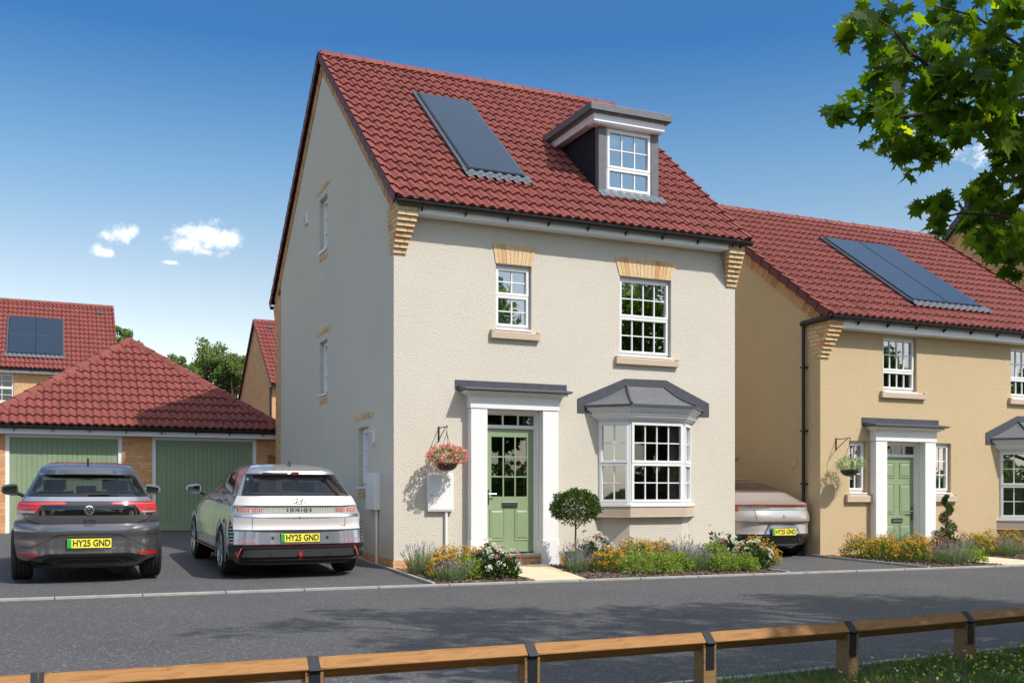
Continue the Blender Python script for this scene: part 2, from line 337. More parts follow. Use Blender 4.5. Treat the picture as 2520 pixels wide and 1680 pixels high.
def window(parent, P, u0, u1, v0, v1, rows, glass='glass', backing='room', dep=.075, blind=None, curtain=0, cill=True, room=1.0, side_in=.15):
    """rows from the bottom: (v split fraction top, columns, rows of panes)"""
    f = MB(); fw = .042
    f.box(u0, u1, v1 - fw, v1, dep, dep + .06, P=P); f.box(u0, u1, v0, v0 + fw, dep, dep + .06, P=P)
    f.box(u0, u0 + fw, v0 + fw, v1 - fw, dep, dep + .06, P=P); f.box(u1 - fw, u1, v0 + fw, v1 - fw, dep, dep + .06, P=P)
    fr = f.build('window', M['white'], parent, bevel=.004)
    lo = v0 + fw; H = v1 - v0 - 2 * fw
    for i, (top, nc, nr) in enumerate(rows):
        hi = v0 + fw + H * top; s = MB(); sw = .045; d0 = dep - .022 + (.006 if i == 0 else 0); a, b = u0 + fw * .55, u1 - fw * .55
        s.box(a, b, hi - sw, hi - .002, d0, dep + .05, P=P); s.box(a, b, lo + .002, lo + sw, d0, dep + .05, P=P)
        s.box(a, a + sw, lo + sw, hi - sw, d0, dep + .05, P=P); s.box(b - sw, b, lo + sw, hi - sw, d0, dep + .05, P=P)
        sh = s.build('sash', M['white'], fr, bevel=.005)
        g0, g1, h0, h1 = a + sw, b - sw, lo + sw, hi - sw
        pn = MB().add([P(g0, h0, dep + .025), P(g1, h0, dep + .025), P(g1, h1, dep + .025), P(g0, h1, dep + .025)], [(0, 1, 2, 3)]).build('pane', M[glass], fr)
        g = MB()
        for k in range(1, nc): x = g0 + (g1 - g0) * k / nc; g.box(x - .010, x + .010, h0, h1, dep + .008, dep + .034, P=P)
        for k in range(1, nr): z = h0 + (h1 - h0) * k / nr; g.box(g0, g1, z - .009, z + .009, dep + .010, dep + .032, P=P)
        if nc > 1 or nr > 1: g.build('glazing_bars', M['white'], fr)
        lo = hi
    if cill: MB().box(u0 - .0, u1 + .0, v0 - .028, v0 - .001, -.02, dep + .05, P=P).build('cill', M['white'], fr, bevel=.004)
    e = side_in; r = MB(); D = dep + .062; a, b, c, d = u0 - e, u1 + e, v0 - e * .3, v1 + e * .3
    q = [(a, c), (b, c), (b, d), (a, d)]
    for i in range(4):
        p, t = q[i], q[(i + 1) % 4]; r.add([P(*p, D), P(*t, D), P(*t, D + room), P(*p, D + room)], [(0, 1, 2, 3)])
    r.add([P(a, c, D + room), P(b, c, D + room), P(b, d, D + room), P(a, d, D + room)], [(0, 1, 2, 3)])
    r.build('interior', M[backing], fr)
    if blind is not None:
        z = v1 - (v1 - v0) * blind; MB().box(u0 + .03, u1 - .03, z, v1 - .03, D + .03, D + .05, P=P).build('blind', M['blind'], fr)
    if curtain:
        for (a, b) in ((u0, u0 + curtain), (u1 - curtain, u1)):
            vs = []; n = 16
            for k in range(n + 1):
                x = a + (b - a) * k / n; dd = D + .06 + .025 * math.sin(k * 2.1)
                vs += [P(x, v0, dd), P(x, v1, dd)]
            MB().add(vs, [(2 * k, 2 * k + 2, 2 * k + 3, 2 * k + 1) for k in range(n)]).build('curtain', M['curtain'], fr, smooth=True)
    return fr
def stone_sill(parent, P, u0, u1, z0, z1, out=.07):
    m = MB().box(u0, u1, z0, z1 - .035, -out, .02, P=P); m.box(u0, u0 + .06, z1 - .035, z1, -out, .02, P=P); m.box(u1 - .06, u1, z1 - .035, z1, -out, .02, P=P)
    m.add([P(u0 + .06, z1 - .036, -out), P(u1 - .06, z1 - .036, -out), P(u1 - .06, z1, .02), P(u0 + .06, z1, .02)], [(0, 1, 2, 3)])
    return m.build('sill', M['stone'], parent, bevel=.006)
def arch(parent, P, a0, a1, b0, b1, z0, z1, n):
    """flat gauged arch of splayed bricks; bottom a0..a1 at z0, top b0..b1 at z1"""
    m = MB(); g = .006
    for k in range(n):
        t0, t1 = k / n, (k + 1) / n
        lo0, lo1 = a0 + (a1 - a0) * t0 + g, a0 + (a1 - a0) * t1 - g; hi0, hi1 = b0 + (b1 - b0) * t0 + g, b0 + (b1 - b0) * t1 - g
        m.prism([(lo0, z0), (lo1, z0), (hi1, z1), (hi0, z1)], lambda u, v: P(u, v, -.012), lambda u, v: P(u, v, .1))
    o = m.build('arch', M['bricks'], parent, bevel=.003)
    MB().prism([(a0, z0 + .004), (a1, z0 + .004), (b1, z1 - .004), (b0, z1 - .004)], lambda u, v: P(u, v, -.005), lambda u, v: P(u, v, .09)).build('mortar_joint', M['mortar'], o)
    return o
def brick_strip(parent, P, u0, u1, z0, z1, name='lintel', pitch=.075, d=-.01):
    m = MB(); n = max(1, round((u1 - u0) / pitch)); w_ = (u1 - u0) / n
    for k in range(n): m.box(u0 + k * w_ + .005, u0 + (k + 1) * w_ - .005, z0, z1, d, .05, P=P)
    o = m.build(name, M['bricks'], parent)
    MB().box(u0 + .002, u1 - .002, z0 + .003, z1 - .003, d + .006, .04, P=P).build('mortar_joint', M['mortar'], o); return o
TP, TG = .1675, .335
def tprof(t):
    t = t % 1.0
    return .5 + .5 * math.cos(2 * math.pi * (t - .28)) if t < .78 else .0
def tile_rows(P, W, L, u_off=0.0, lift=0.0, mb=None, amp=.046):
    """interlocking double pantiles laid in courses over a W x L slope; P(u,s,n)"""
    mb = mb or MB(); us = []
    fr = (0, .14, .28, .42, .56, .67, .78, .9)
    k0 = int(math.floor(-u_off / TP)) - 1; k = k0
    while True:
        for i, t in enumerate(fr):
            u = (k + t) * TP + u_off
            if k % 2 == 0 and i == 0: us += [(u - .005, .02, 0), (u - .001, -.9, 1), (u + .004, None, 0)]
            else: us.append((u, None, 0))
        k += 1
        if k * TP + u_off > W: break
    us = [q for q in us if 0 <= q[0] <= W]
    us = [(0, None, 0)] + us + [(W, None, 0)]
    def hh(q):
        u, ov, _ = q; h = .5 + .5 * math.cos(2 * math.pi * ((u - u_off) / TP - .3)); h = h ** .85
        return amp * (h if ov is None or ov >= 0 else h - .55)
    nrow = int(math.ceil(L / TG)); n = len(us)
    for r in range(nrow):
        s0 = r * TG; s1 = min(L, s0 + TG + .02); base = len(mb.v); jit = [rnd.uniform(-.0025, .0025) for _ in range(int(W / TP / 2) + 3)]
        vs = []
        for (s, add) in ((s0, -.006), (s0, .044), (s0 + .014, .047), (s1, .004)):
            for q in us:
                vs.append(P(q[0], s + (jit[int(max(0, q[0] - u_off) / (2 * TP))] if s < s1 else 0), lift + hh(q) + add))
        fs = []
        for j in range(3):
            for i in range(n - 1): fs.append((j * n + i, j * n + i + 1, (j + 1) * n + i + 1, (j + 1) * n + i))
        mb.add(vs, fs)
    return mb
def slope(x0, y0, z0, m, sy=1):
    """roof plane frame: u along x, s up the slope (towards +y if sy=1), n outward"""
    th = math.atan(m); c, s_ = math.cos(th), math.sin(th)
    return lambda u, s, n: (x0 + u, y0 + sy * (s * c - n * s_), z0 + s * s_ + n * c)
def gable_roof(parent, x0, x1, y0, z0, m, yr, tile='tile', rear=True):
    L = (yr - y0) / math.cos(math.atan(m)); zr = z0 + m * (yr - y0)
    P = slope(x0, y0, z0, m); rf = tile_rows(P, x1 - x0, L).build('roof', M[tile], parent, smooth=True)
    y1 = 2 * yr - y0
    if rear: Pr = slope(x0, y1, z0, m, -1); tile_rows(Pr, x1 - x0, L).build('rear_roof', M[tile], parent, smooth=True)
    # deck under the tiles
    MB().prism([(y0 + .02, z0 - .05), (yr, zr - .06), (y1 - .02, z0 - .05), (y1 - .3, z0 - .06), (yr, zr - .32), (y0 + .3, z0 - .06)], lambda y, z: (x0 + .14, y, z), lambda y, z: (x1 - .16, y, z)).build('roof_deck', M['tile_dk'], rf)
    # ridge tiles
    rg = MB(); n = int(round((x1 - x0) / .42)); w_ = (x1 - x0) / n
    for k in range(n):
        a = x0 + k * w_; prof = [(-.15, -.075), (-.10, .005), (-.04, .048), (.04, .048), (.10, .005), (.15, -.075)]
        for (p, q, g) in ((a + .004, a + w_ - .02, 1.0), (a + w_ - .03, a + w_ + .004, 1.09)):
            rg.prism([(yr + c * g, zr + .045 + d * g + (g - 1) * .05) for c, d in prof], lambda y, z, p=p: (p, y, z), lambda y, z, q=q: (q, y, z))
    rg.build('ridge_tiles', M[tile], rf, smooth=True)
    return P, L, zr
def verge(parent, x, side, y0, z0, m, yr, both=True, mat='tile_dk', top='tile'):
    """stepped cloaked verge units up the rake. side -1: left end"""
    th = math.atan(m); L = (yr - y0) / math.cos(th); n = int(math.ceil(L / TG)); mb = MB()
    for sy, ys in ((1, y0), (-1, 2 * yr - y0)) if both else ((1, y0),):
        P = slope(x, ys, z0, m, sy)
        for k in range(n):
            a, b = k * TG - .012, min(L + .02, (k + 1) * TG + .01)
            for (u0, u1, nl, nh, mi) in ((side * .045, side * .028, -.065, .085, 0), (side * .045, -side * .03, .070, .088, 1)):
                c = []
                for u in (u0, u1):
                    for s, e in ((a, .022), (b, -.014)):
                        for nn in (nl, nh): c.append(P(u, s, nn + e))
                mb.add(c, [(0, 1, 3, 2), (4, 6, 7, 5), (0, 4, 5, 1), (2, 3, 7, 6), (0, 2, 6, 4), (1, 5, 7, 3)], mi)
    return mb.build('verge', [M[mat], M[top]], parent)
def rake_bricks(parent, x, side, y0, z0, m, yr, both=True, w_=.20, off=-.07, d=.018):
    th = math.atan(m); L = (yr - y0) / math.cos(th) - .1; n = int(L / .078); mb = MB(); bk = MB()
    for sy, ys in ((1, y0), (-1, 2 * yr - y0)) if both else ((1, y0),):
        P = slope(x, ys, z0, m, sy)
        for k in range(3, n):
            c = [P(u, s, nn) for u in (side * d, side * -.02) for s in (k * .078 + .005, k * .078 + .073) for nn in (off - w_, off)]
            mb.add(c, [(0, 1, 3, 2), (4, 6, 7, 5), (0, 4, 5, 1), (2, 3, 7, 6), (0, 2, 6, 4), (1, 5, 7, 3)])
        c = [P(u, s, nn) for u in (side * d * .5, side * -.02) for s in (.25, L) for nn in (off - w_ + .003, off + .01)]
        bk.add(c, [(0, 1, 3, 2), (4, 6, 7, 5), (0, 4, 5, 1), (2, 3, 7, 6), (0, 2, 6, 4), (1, 5, 7, 3)])
    o = mb.build('rake_course', M['bricks_r'], parent); bk.build('mortar_joint', M['mortar'], o); return o
def gutter(parent, x0, x1, y, z, bx=None, r=.058):
    m = MB(); n = 9; prof = [(-r, .012)] + [(r * math.cos(math.pi + math.pi * k / n), r * math.sin(math.pi + math.pi * k / n)) for k in range(n + 1)] + [(r, .012)]
    prof += [(a * .86, b * .86 + .004) for a, b in reversed(prof)]
    m.prism([(y + a, z + b) for a, b in prof], lambda a, b: (x0, a, b), lambda a, b: (x1, a, b))
    for e in (x0, x1 - .008): m.prism([(y + r * 1.04 * math.cos(math.pi + math.pi * k / n), z + .01 + r * 1.04 * math.sin(math.pi + math.pi * k / n)) for k in range(n + 1)], lambda a, b: (e, a, b), lambda a, b: (e + .008, a, b))
    g = m.build('gutter', M['black'], parent, smooth=True)
    for b in (bx or []):
        k = MB(); rr = r * 1.12
        k.prism([(y + rr * math.cos(math.pi + math.pi * j / n), z + rr * math.sin(math.pi + math.pi * j / n)) for j in range(n + 1)] + [(y + r * .98, z), (y - r * .98, z + .0)][:2], lambda a, c: (b - .014, a, c), lambda a, c: (b + .014, a, c))
        k.prism([(y - .01, z - rr + .005), (y + r + .01, z - .04), (y + r + .01, z - .12), (y + .02, z - .12 + .03)], lambda a, c: (b - .008, a, c), lambda a, c: (b + .008, a, c))
        k.build('gutter_bracket', M['black'], g)
    return g
def corbel(parent, xa, side, z0, n=10, out=.27, yb=.30, w0=.20, w1=.31, ztop=None, yface=0):
    """stepped brick kneeler at the wall corner xa; side=-1 for the left corner"""
    m = MB(); h = .076
    for k in range(n):
        t = min(1, k / (n - 3)); z = z0 + k * h; w_ = w0 + (w1 - w0) * t; o_ = .03 + (out - .03) * t; b_ = .16 + (yb - .16) * t
        segs = [0, w_ * .36, w_] if k % 2 else [0, w_ * .62, w_]
        ye = [(-o_, -o_ + .10)]
        y = -o_ + .11
        while y < b_ - .02:
            e = min(b_, y + (.215 if (k + len(ye)) % 2 else .10)); ye.append((y, e)); y = e + .01
        for i in range(len(segs) - 1):
            a, b = segs[i] + (.005 if i else -.014), segs[i + 1] - .005
            xs = (xa - side * a, xa - side * b) if True else 0
            m.box(min(xs), max(xs), yface - o_, yface - o_ + .10, z, z + h - .011)
        for (p, q) in ye[1:]:
            xs = (xa + side * .014, xa - side * .05); m.box(min(xs), max(xs), yface + p, yface + q, z, z + h - .011)
    o = m.build('corbel', M['bricks'], parent, bevel=.003); b = MB()
    for k in range(n):
        t = min(1, k / (n - 3)); z = z0 + k * h; w_ = w0 + (w1 - w0) * t - .008; o_ = .03 + (out - .03) * t - .007; b_ = .16 + (yb - .16) * t - .005
        xs = (xa + side * .008, xa - side * w_); b.box(min(xs), max(xs), yface - o_, yface + b_, z + .001, z + h - .001)
    b.build('mortar_joint', M['mortar'], o); return o
def solar(parent, RP, u0, u1, s0, s1, cols=1, label=None):
    w_ = (u1 - u0) / cols; fr = MB().box(u0, u1, s0, s1, .04, .118, P=RP).build('solar_panel', M['solar_fr'], parent)
    for c in range(cols):
        mid = (s0 + s1) / 2
        for (a, b) in ((s0 + .035, mid - .006), (mid + .006, s1 - .02)):
            MB().box(u0 + c * w_ + .028, u0 + (c + 1) * w_ - (.012 if c < cols - 1 else .008), a, b, .119, .124, P=RP).build('cell_sheet', M['solar'], fr)
    MB().box(u0 + .02, u1 - .02, (s0 + s1) / 2 - .005, (s0 + s1) / 2 + .005, .119, .122, P=RP).build('joint_strip', M['lead_lt'], fr)
    MB().box(u0 - .07, u0 - .004, s0 - .05, s1 + .05, .0, .100, P=RP).build('side_flashing', M['lead_dk'], fr)
    MB().box(u1 + .004, u1 + .06, s0 - .05, s1 + .05, .0, .098, P=RP).build('side_flashing', M['lead_dk'], fr)
    P2 = lambda u, s, n: RP(u0 - .1 + u, s0 - .22 + s, n)
    mb = MB(); 
    for (sa, sb, l_) in ((0, .12, .066), (.10, .25, .078)):
        k = 0; W = u1 - u0 + .22; N = int(W / .02); vs = []
        for i in range(N + 1):
            u = i * W / N; h = .044 * (.5 + .5 * math.cos(2 * math.pi * (u / TP)))
            vs += [P2(u, sa, h + l_ - .01), P2(u, sa, h + l_), P2(u, sb, h * (.6 if sa else 1) + l_ + .005)]
        mb.add(vs, [q for i in range(N) for q in ((3 * i, 3 * i + 3, 3 * i + 4, 3 * i + 1), (3 * i + 1, 3 * i + 4, 3 * i + 5, 3 * i + 2))])
    mb.build('apron_flashing', M['lead_lt'], fr, smooth=True)
    return fr
def bayplan(o, dx=0, yb=0.0):
    return [(3.55 - o * 1.414 + dx, yb), (3.94 - o * .414 + dx, -.4 - o), (5.01 + o * .414 + dx, -.4 - o), (5.41 + o * 1.414 + dx, yb)]
def bay(parent, dx, dz, rmat, curtain=True):
    root = MB()
    root.prism([(3.17, 2.52), (3.17, 2.75), (4.07, 3.12), (4.89, 3.13), (5.78, 2.76), (5.78, 2.53)], lambda x, z: (x + dx, -.014, z + dz), lambda x, z: (x + dx, .02, z + dz))
    b = root.build('bay_window', M['lead_dk'], parent)
    lv = lambda z: (lambda x, y: (x, y, z + dz))
    MB().prism(bayplan(-.05, dx), lv(-.05 - dz), lv(.79)).build('bay_wall', M[rmat], b)
    MB().prism(bayplan(.045, dx), lv(.79), lv(.955)).build('sill', M['stone'], b, bevel=.008)
    MB().prism(bayplan(.055, dx), lv(.962), lv(.992)).build('cill', M['white'], b)
    c = MB()
    for (a, z0, z1) in ((.03, 2.40, 2.44), (.07, 2.44, 2.475), (.085, 2.475, 2.53), (.125, 2.53, 2.56), (.155, 2.56, 2.605)): c.prism(bayplan(a, dx), lv(z0), lv(z1))
    c.build('cornice', M['white'], b, bevel=.008)
    MB().prism(bayplan(.2, dx), lv(2.606), lv(2.645)).build('eaves_flashing', M['lead_dk'], b)
    e = bayplan(.2, dx); t = [(4.1 + dx, -.02), (4.86 + dx, -.02)]; A = [(x, y, 2.646 + dz) for x, y in e]; T = [(x, y, 2.99 + dz) for x, y in t]
    r = MB(); N = 6
    for q in ((A[0], A[1], T[0], T[0]), (A[1], A[2], T[1], T[0]), (A[2], A[3], T[1], T[1])):
        vs = []
        for i in range(N + 1):
            for j in range(N + 1):
                u, v = i / N, j / N; lo = Vector(q[0]).lerp(Vector(q[1]), u); hi = Vector(q[3]).lerp(Vector(q[2]), u); p = lo.lerp(hi, v); p.z -= .035 * math.sin(math.pi * v) * (1 if True else 0); vs.append(p)
        r.add(vs, [(i * (N + 1) + j, (i + 1) * (N + 1) + j, (i + 1) * (N + 1) + j + 1, i * (N + 1) + j + 1) for i in range(N) for j in range(N)])
    r.build('bay_roof', M['lead'], b, smooth=True)
    for p, q in ((A[1], T[0]), (A[2], T[1])):
        p, q = Vector(p), Vector(q); pts = [p.lerp(q, k / 6) - Vector((0, 0, .035 * math.sin(math.pi * k / 6) - .012)) for k in range(7)]
        MB().tube(pts, .022, 8).build('lead_roll', M['lead_dk'], b, smooth=True)
    pl = bayplan(0, dx)
    for i, (nc, gl) in enumerate(((2, 'glass'), (4, 'glass_dk'), (2, 'glass'))):
        p, q = Vector((*pl[i], 0)), Vector((*pl[i + 1], 0)); t = (q - p); L = t.length; t /= L; nr = Vector((-t.y, t.x, 0)) 
        if nr.y < 0: nr = -nr
        Pf = lambda u, v, d, p=p, t=t, nr=nr: tuple(p + t * u + nr * d + Vector((0, 0, v + dz)))
        window(b, Pf, .012, L - .012, .992, 2.40, [(.49, nc, 2), (1, nc, 2)], gl, dep=0.012, cill=False, room=.03, side_in=-.05 if i != 1 else -.05, backing='room')
    for o in list(b.children):
        if o.name.startswith('window'):
            for c_ in list(o.children):
                if c_.name.startswith('interior'): bpy.data.objects.remove(c_)
    MB().prism([(3.60 + dx, .3), (3.98 + dx, -.30), (4.97 + dx, -.30), (5.36 + dx, .3)], lv(.97), lv(.975)).build('window_board', M['white'], b)
    for (cx, cy, ex, ey) in ((3.62, -.02, 3.92, -.30), (4.80, -.30, 5.02, -.28), (5.05, -.27, 5.32, -.02)) if curtain else ():
        vs = []; n = 14
        for k in range(n + 1):
            x = cx + (ex - cx) * k / n + dx; y = cy + (ey - cy) * k / n + .045 + .02 * math.sin(k * 2.2)
            vs += [(x, y, .99 + dz), (x, y, 2.38 + dz)]
        MB().add(vs, [(2 * k, 2 * k + 2, 2 * k + 3, 2 * k + 1) for k in range(n)]).build('curtain', M['curtain'], b, smooth=True)
    bx = MB(); x0, x1, z0, z1, y1 = 3.56 + dx, 5.4 + dx, .9 + dz, 2.5 + dz, 2.2
    q = [(x0, z0), (x1, z0), (x1, z1), (x0, z1)]
    for i in range(4):
        p, t_ = q[i], q[(i + 1) % 4]; bx.add([(p[0], .13, p[1]), (t_[0], .13, t_[1]), (t_[0], y1, t_[1]), (p[0], y1, p[1])], [(0, 1, 2, 3)])
    bx.add([(x, y1, z) for x, z in q], [(0, 1, 2, 3)]); bx.build('interior', M['room'], b)
    return b
def porch(parent, dx, dz, glazed, zfoot):
    T = lambda x, y, z: (x + dx, y, z + dz)
    s = MB()
    for (a, b) in ((1.21, 1.49), (2.46, 2.74)):
        s.box(a, b, -.16, .0, zfoot - dz, 2.51, P=T); s.box(a - .012, b + .012, -.172, -.0, zfoot - dz - .0, .44, P=T)
    s.box(1.195, 2.755, -.172, 0, 2.515, 2.70, P=T)
    for (e, z0, z1) in ((.01, 2.70, 2.725), (.05, 2.725, 2.75), (.10, 2.75, 2.785)): s.box(1.195 - e, 2.755 + e, -.172 - e, 0, z0, z1, P=T)
    s.box(1.49, 1.515, -.0, .14, .2, 2.5, P=T); s.box(2.435, 2.46, 0, .14, .2, 2.5, P=T); s.box(1.515, 2.435, 0, .14, 2.47, 2.51, P=T)
    d = s.build('door_surround', M['white'], parent, bevel=.006)
    c = MB(); c.box(1.04, 2.91, -.33, 0, 2.787, 2.815, P=T); c.prism([(-.33, 2.815), (0, 2.87), (0, 2.815)], lambda y, z: T(1.04, y, z), lambda y, z: T(2.91, y, z))
    c.box(1.0, 2.97, -.012, .02, 2.81, 2.965, P=T); c.build('canopy', M['lead_dk'], parent, bevel=.005)
    # door set back in the opening
    fr = MB(); Y = .10
    fr.box(1.515, 1.55, Y - .03, Y + .05, .2, 2.47, P=T); fr.box(2.41, 2.435, Y - .03, Y + .05, .2, 2.47, P=T); fr.box(1.55, 2.41, Y - .03, Y + .05, 2.225, 2.28, P=T); fr.box(1.55, 2.41, Y - .03, Y + .05, 2.44, 2.47, P=T)
    for x in (1.86, 2.13): fr.box(x - .012, x + .012, Y - .02, Y + .03, 2.28, 2.44, P=T)
    fr.build('door_frame', M['white'], parent, bevel=.003)
    MB().box(1.55, 2.41, Y + .0, Y + .006, 2.28, 2.44, P=T).build('fanlight', M['glass_dk'], parent)
    hole = [(1.665, 2.295, 1.13, 2.09)] if glazed else []
    dr = wall('door', M['green'], parent, [(1.55, .24), (2.41, .24), (2.41, 2.222), (1.55, 2.222)], hole, lambda u, v, q: T(u, Y + q, v), .03)
    MB().box(1.60, 2.36, Y - .012, Y + .001, .225, .24, P=T).build('threshold', M['chrome'], parent)
    if glazed:
        MB().box(1.665, 2.295, Y + .012, Y + .016, 1.13, 2.09, P=T).build('pane', M['glass_dk'], dr)
        g = MB()
        for k in (1, 2): g.box(1.665 + .21 * k - .011, 1.665 + .21 * k + .011, Y + .001, Y + .025, 1.13, 2.09, P=T); g.box(1.665, 2.295, Y + .002, Y + .024, 1.13 + .32 * k - .011, 1.13 + .32 * k + .011, P=T)
        g.build('glazing_bars', M['green'], dr)
        panels = [(1.63, 1.89, .42, .93), (2.07, 2.33, .42, .93)]
    else: panels = [(a, b, c_, d_) for (a, b) in ((1.625, 1.915), (2.045, 2.335)) for (c_, d_) in ((.40, .92), (1.12, 1.70), (1.82, 2.12))]
    pm = MB()
    for (a, b, c_, d_) in panels:
        e = .018; f_ = .055
        ring = [[(a, c_), (b, c_), (b, d_), (a, d_)], [(a + e, c_ + e), (b - e, c_ + e), (b - e, d_ - e), (a + e, d_ - e)], [(a + f_, c_ + f_), (b - f_, c_ + f_), (b - f_, d_ - f_), (a + f_, d_ - f_)]]
        ys = (-.014, .004 - .010, -.016)
        vs = [T(u, Y + yy, v) for rg, yy in zip(ring, (-.012, -.001, -.016)) for (u, v) in rg]
        vs = [T(u, Y - .001, v) for (u, v) in ring[0]] + [T(u, Y - .013, v) for (u, v) in [(a + .006, c_ + .006), (b - .006, c_ + .006), (b - .006, d_ - .006), (a + .006, d_ - .006)]] + [T(u, Y - .002, v) for (u, v) in ring[1]] + [T(u, Y - .015, v) for (u, v) in ring[2]]
        fs = [(k * 4 + i, k * 4 + (i + 1) % 4, (k + 1) * 4 + (i + 1) % 4, (k + 1) * 4 + i) for k in range(3) for i in range(4)] + [(12, 13, 14, 15)]
        pm.add(vs, fs)
    pm.build('door_panels', M['green'], dr)
    lb = MB().box(1.85, 2.12, Y - .02, Y - .001, .955, 1.04, P=T).build('letter_box', M['darkmetal'], dr, bevel=.004)
    MB().box(1.875, 2.095, Y - .026, Y - .0205, .972, 1.0, P=T).build('flap', M['chrome'], lb)
    hx = 1.598 if glazed else 2.362; sg = 1 if glazed else -1
    hd = MB().box(hx - .022, hx + .022, Y - .02, Y - .001, 1.0, 1.26, P=T).build('handle', M['darkmetal'], dr, bevel=.008)
    MB().tube([T(hx, Y - .02, 1.17), T(hx, Y - .06, 1.17), T(hx + sg * .13, Y - .06, 1.17)], .009).build('lever', M['chrome'], hd, smooth=True)
    MB().box(1.55, 2.41, Y + 1.0, Y + 1.02, .2, 2.5, P=T).add([T(*q) for q in ((1.4, Y + .05, .2), (2.56, Y + .05, .2), (2.56, Y + 1.0, .2), (1.4, Y + 1.0, .2))], [(0, 1, 2, 3)]).build('hall_interior', M['room'], parent)
    return dr
def basket(name, x, z, cat_label, flower_cols, leaf_col, y=-.36):
    """hanging basket: bowl, chains, foliage and flowers"""
    t = thing(name, (x, y, z), cat_label, 'hanging basket')
    prof = [(.002, -.125)] + [(.165 * math.sin(a), -.005 - .12 * math.cos(a)) for a in [k * math.pi / 16 for k in range(1, 9)]] + [(.15, .0)]
    MB().lathe(prof, (x, y, z), n=28).build('bowl', M['terracotta'], t, smooth=True)
    ch = MB()
    for k in range(3):
        a = 2.1 * k + .4; ch.tube([(x + .16 * math.cos(a), y + .16 * math.sin(a), z), (x, y, z + .46)], .004, 5)
    ch.tube([(x, y, z + .45), (x, y, z + .50)], .007, 6); ch.build('chain', M['darkmetal'], t)
    lf = MB(); fl = MB()
    for k in range(900):
        v = Vector((rnd.gauss(0, 1), rnd.gauss(0, 1), rnd.gauss(0, 1))).normalized(); r = rnd.uniform(.5, 1) ** .5
        p = Vector((x + v.x * .27 * r, y + v.y * .25 * r, z + .10 + v.z * .15 * r * (1 if v.z > 0 else .9)))
        leaf_quad(lf, p, .035)
    for k in range(210 if flower_cols == 'pink' else 420):
        v = Vector((rnd.gauss(0, 1), rnd.gauss(0, 1), rnd.gauss(.2, 1))).normalized()
        r = rnd.uniform(.93, 1.1); p = Vector((x + v.x * .30 * r, y + v.y * .27 * r, z + .11 + v.z * .16 * r))
        if flower_cols == 'pink':
            for j in range(5): leaf_quad(fl, p + Vector([rnd.uniform(-.018, .018) for _ in range(3)]), .042)
        else: leaf_quad(fl, p, .016)
    lf.build('foliage', M[leaf_col], t); fl.build('flowers', M['petal_' + flower_cols], t)
    return t
def leaf_quad(mb, p, s, d=None, ratio=.55):
    """a small folded leaf: two triangles' worth of diamond with a random attitude"""
    if d is None: d = Vector((rnd.gauss(0, 1), rnd.gauss(0, 1), rnd.gauss(0, .8)))
    d = d.normalized(); e = d.cross(Vector((rnd.gauss(0, 1), rnd.gauss(0, 1), rnd.gauss(0, 1)))).normalized(); n = d.cross(e)
    k = s * rnd.uniform(.7, 1.25)
    b = len(mb.v); mb.v += [tuple(p - d * k * .5), tuple(p + e * k * ratio * .5 + n * k * .1), tuple(p + d * k * .5), tuple(p - e * k * ratio * .5 + n * k * .1)]
    mb.f += [(b, b + 1, b + 2, b + 3)]; mb.m += [0]
M['leaf_dark'] = island_mat('leaf_dark', [(0, (.022, .05, .014)), (.5, (.04, .09, .022)), (1, (.07, .13, .03))], .6, spec=.2, nv=.1, transl=.25, bs=0)
M['leaf_mid'] = island_mat('leaf_mid', [(0, (.05, .11, .02)), (.6, (.12, .20, .04)), (1, (.22, .32, .07))], .5, nv=.1, transl=.3, bs=0)
M['leaf_lime'] = island_mat('leaf_lime', [(0, (.12, .20, .035)), (.5, (.22, .32, .06)), (1, (.40, .48, .13))], .6, spec=.2, nv=.1, transl=.35, bs=0)
M['leaf_lav'] = island_mat('leaf_lavender', [(0, (.12, .17, .085)), (.6, (.2, .27, .13)), (1, (.3, .35, .2))], .7, nv=.1, transl=.25, bs=0)
M['leaf_box'] = island_mat('leaf_box', [(0, (.022, .05, .010)), (.6, (.055, .105, .018)), (1, (.11, .17, .035))], .6, spec=.15, nv=.1, transl=.25, bs=0)
M['leaf_birch'] = island_mat('leaf_birch', [(0, (.09, .14, .045)), (.6, (.17, .24, .08)), (1, (.30, .36, .16))], .6, spec=.3, nv=.1, transl=.45, bs=0)
M['leaf_pale'] = island_mat('leaf_pale', [(0, (.16, .26, .09)), (.6, (.3, .42, .18)), (1, (.42, .5, .28))], .6, nv=.1, transl=.3, bs=0)
M['leaf_maple'] = island_mat('leaf_maple', [(0, (.022, .055, .006)), (.6, (.042, .095, .010)), (.88, (.075, .15, .015)), (1, (.18, .26, .02))], .5, spec=.25, nv=.15, transl=.55, tc=(4.0, 3.3, .6), bs=0)
M['petal_pink'] = island_mat('petal_pink', [(0, (.62, .16, .14)), (.5, (.75, .28, .24)), (1, (.82, .48, .42))], .6, nv=.1, transl=.2, bs=0)
M['petal_white'] = island_mat('petal_white', [(0, (.6, .6, .55)), (1, (.8, .8, .78))], .6, nv=.1, transl=.2, bs=0)
M['petal_orange'] = island_mat('petal_orange', [(0, (.56, .25, .02)), (.6, (.72, .38, .03)), (1, (.85, .55, .08))], .6, nv=.1, transl=.2, bs=0)
M['petal_mauve'] = island_mat('petal_mauve', [(0, (.16, .12, .22)), (.6, (.26, .21, .36)), (1, (.38, .33, .48))], .7, nv=.1, transl=.15, bs=0)
M['petal_rose'] = island_mat('petal_rose', [(0, (.30, .09, .11)), (.6, (.45, .19, .21)), (1, (.58, .32, .33))], .7, nv=.1, transl=.1, bs=0)
M['stem'] = plain('stem', (.16, .12, .08), .8)
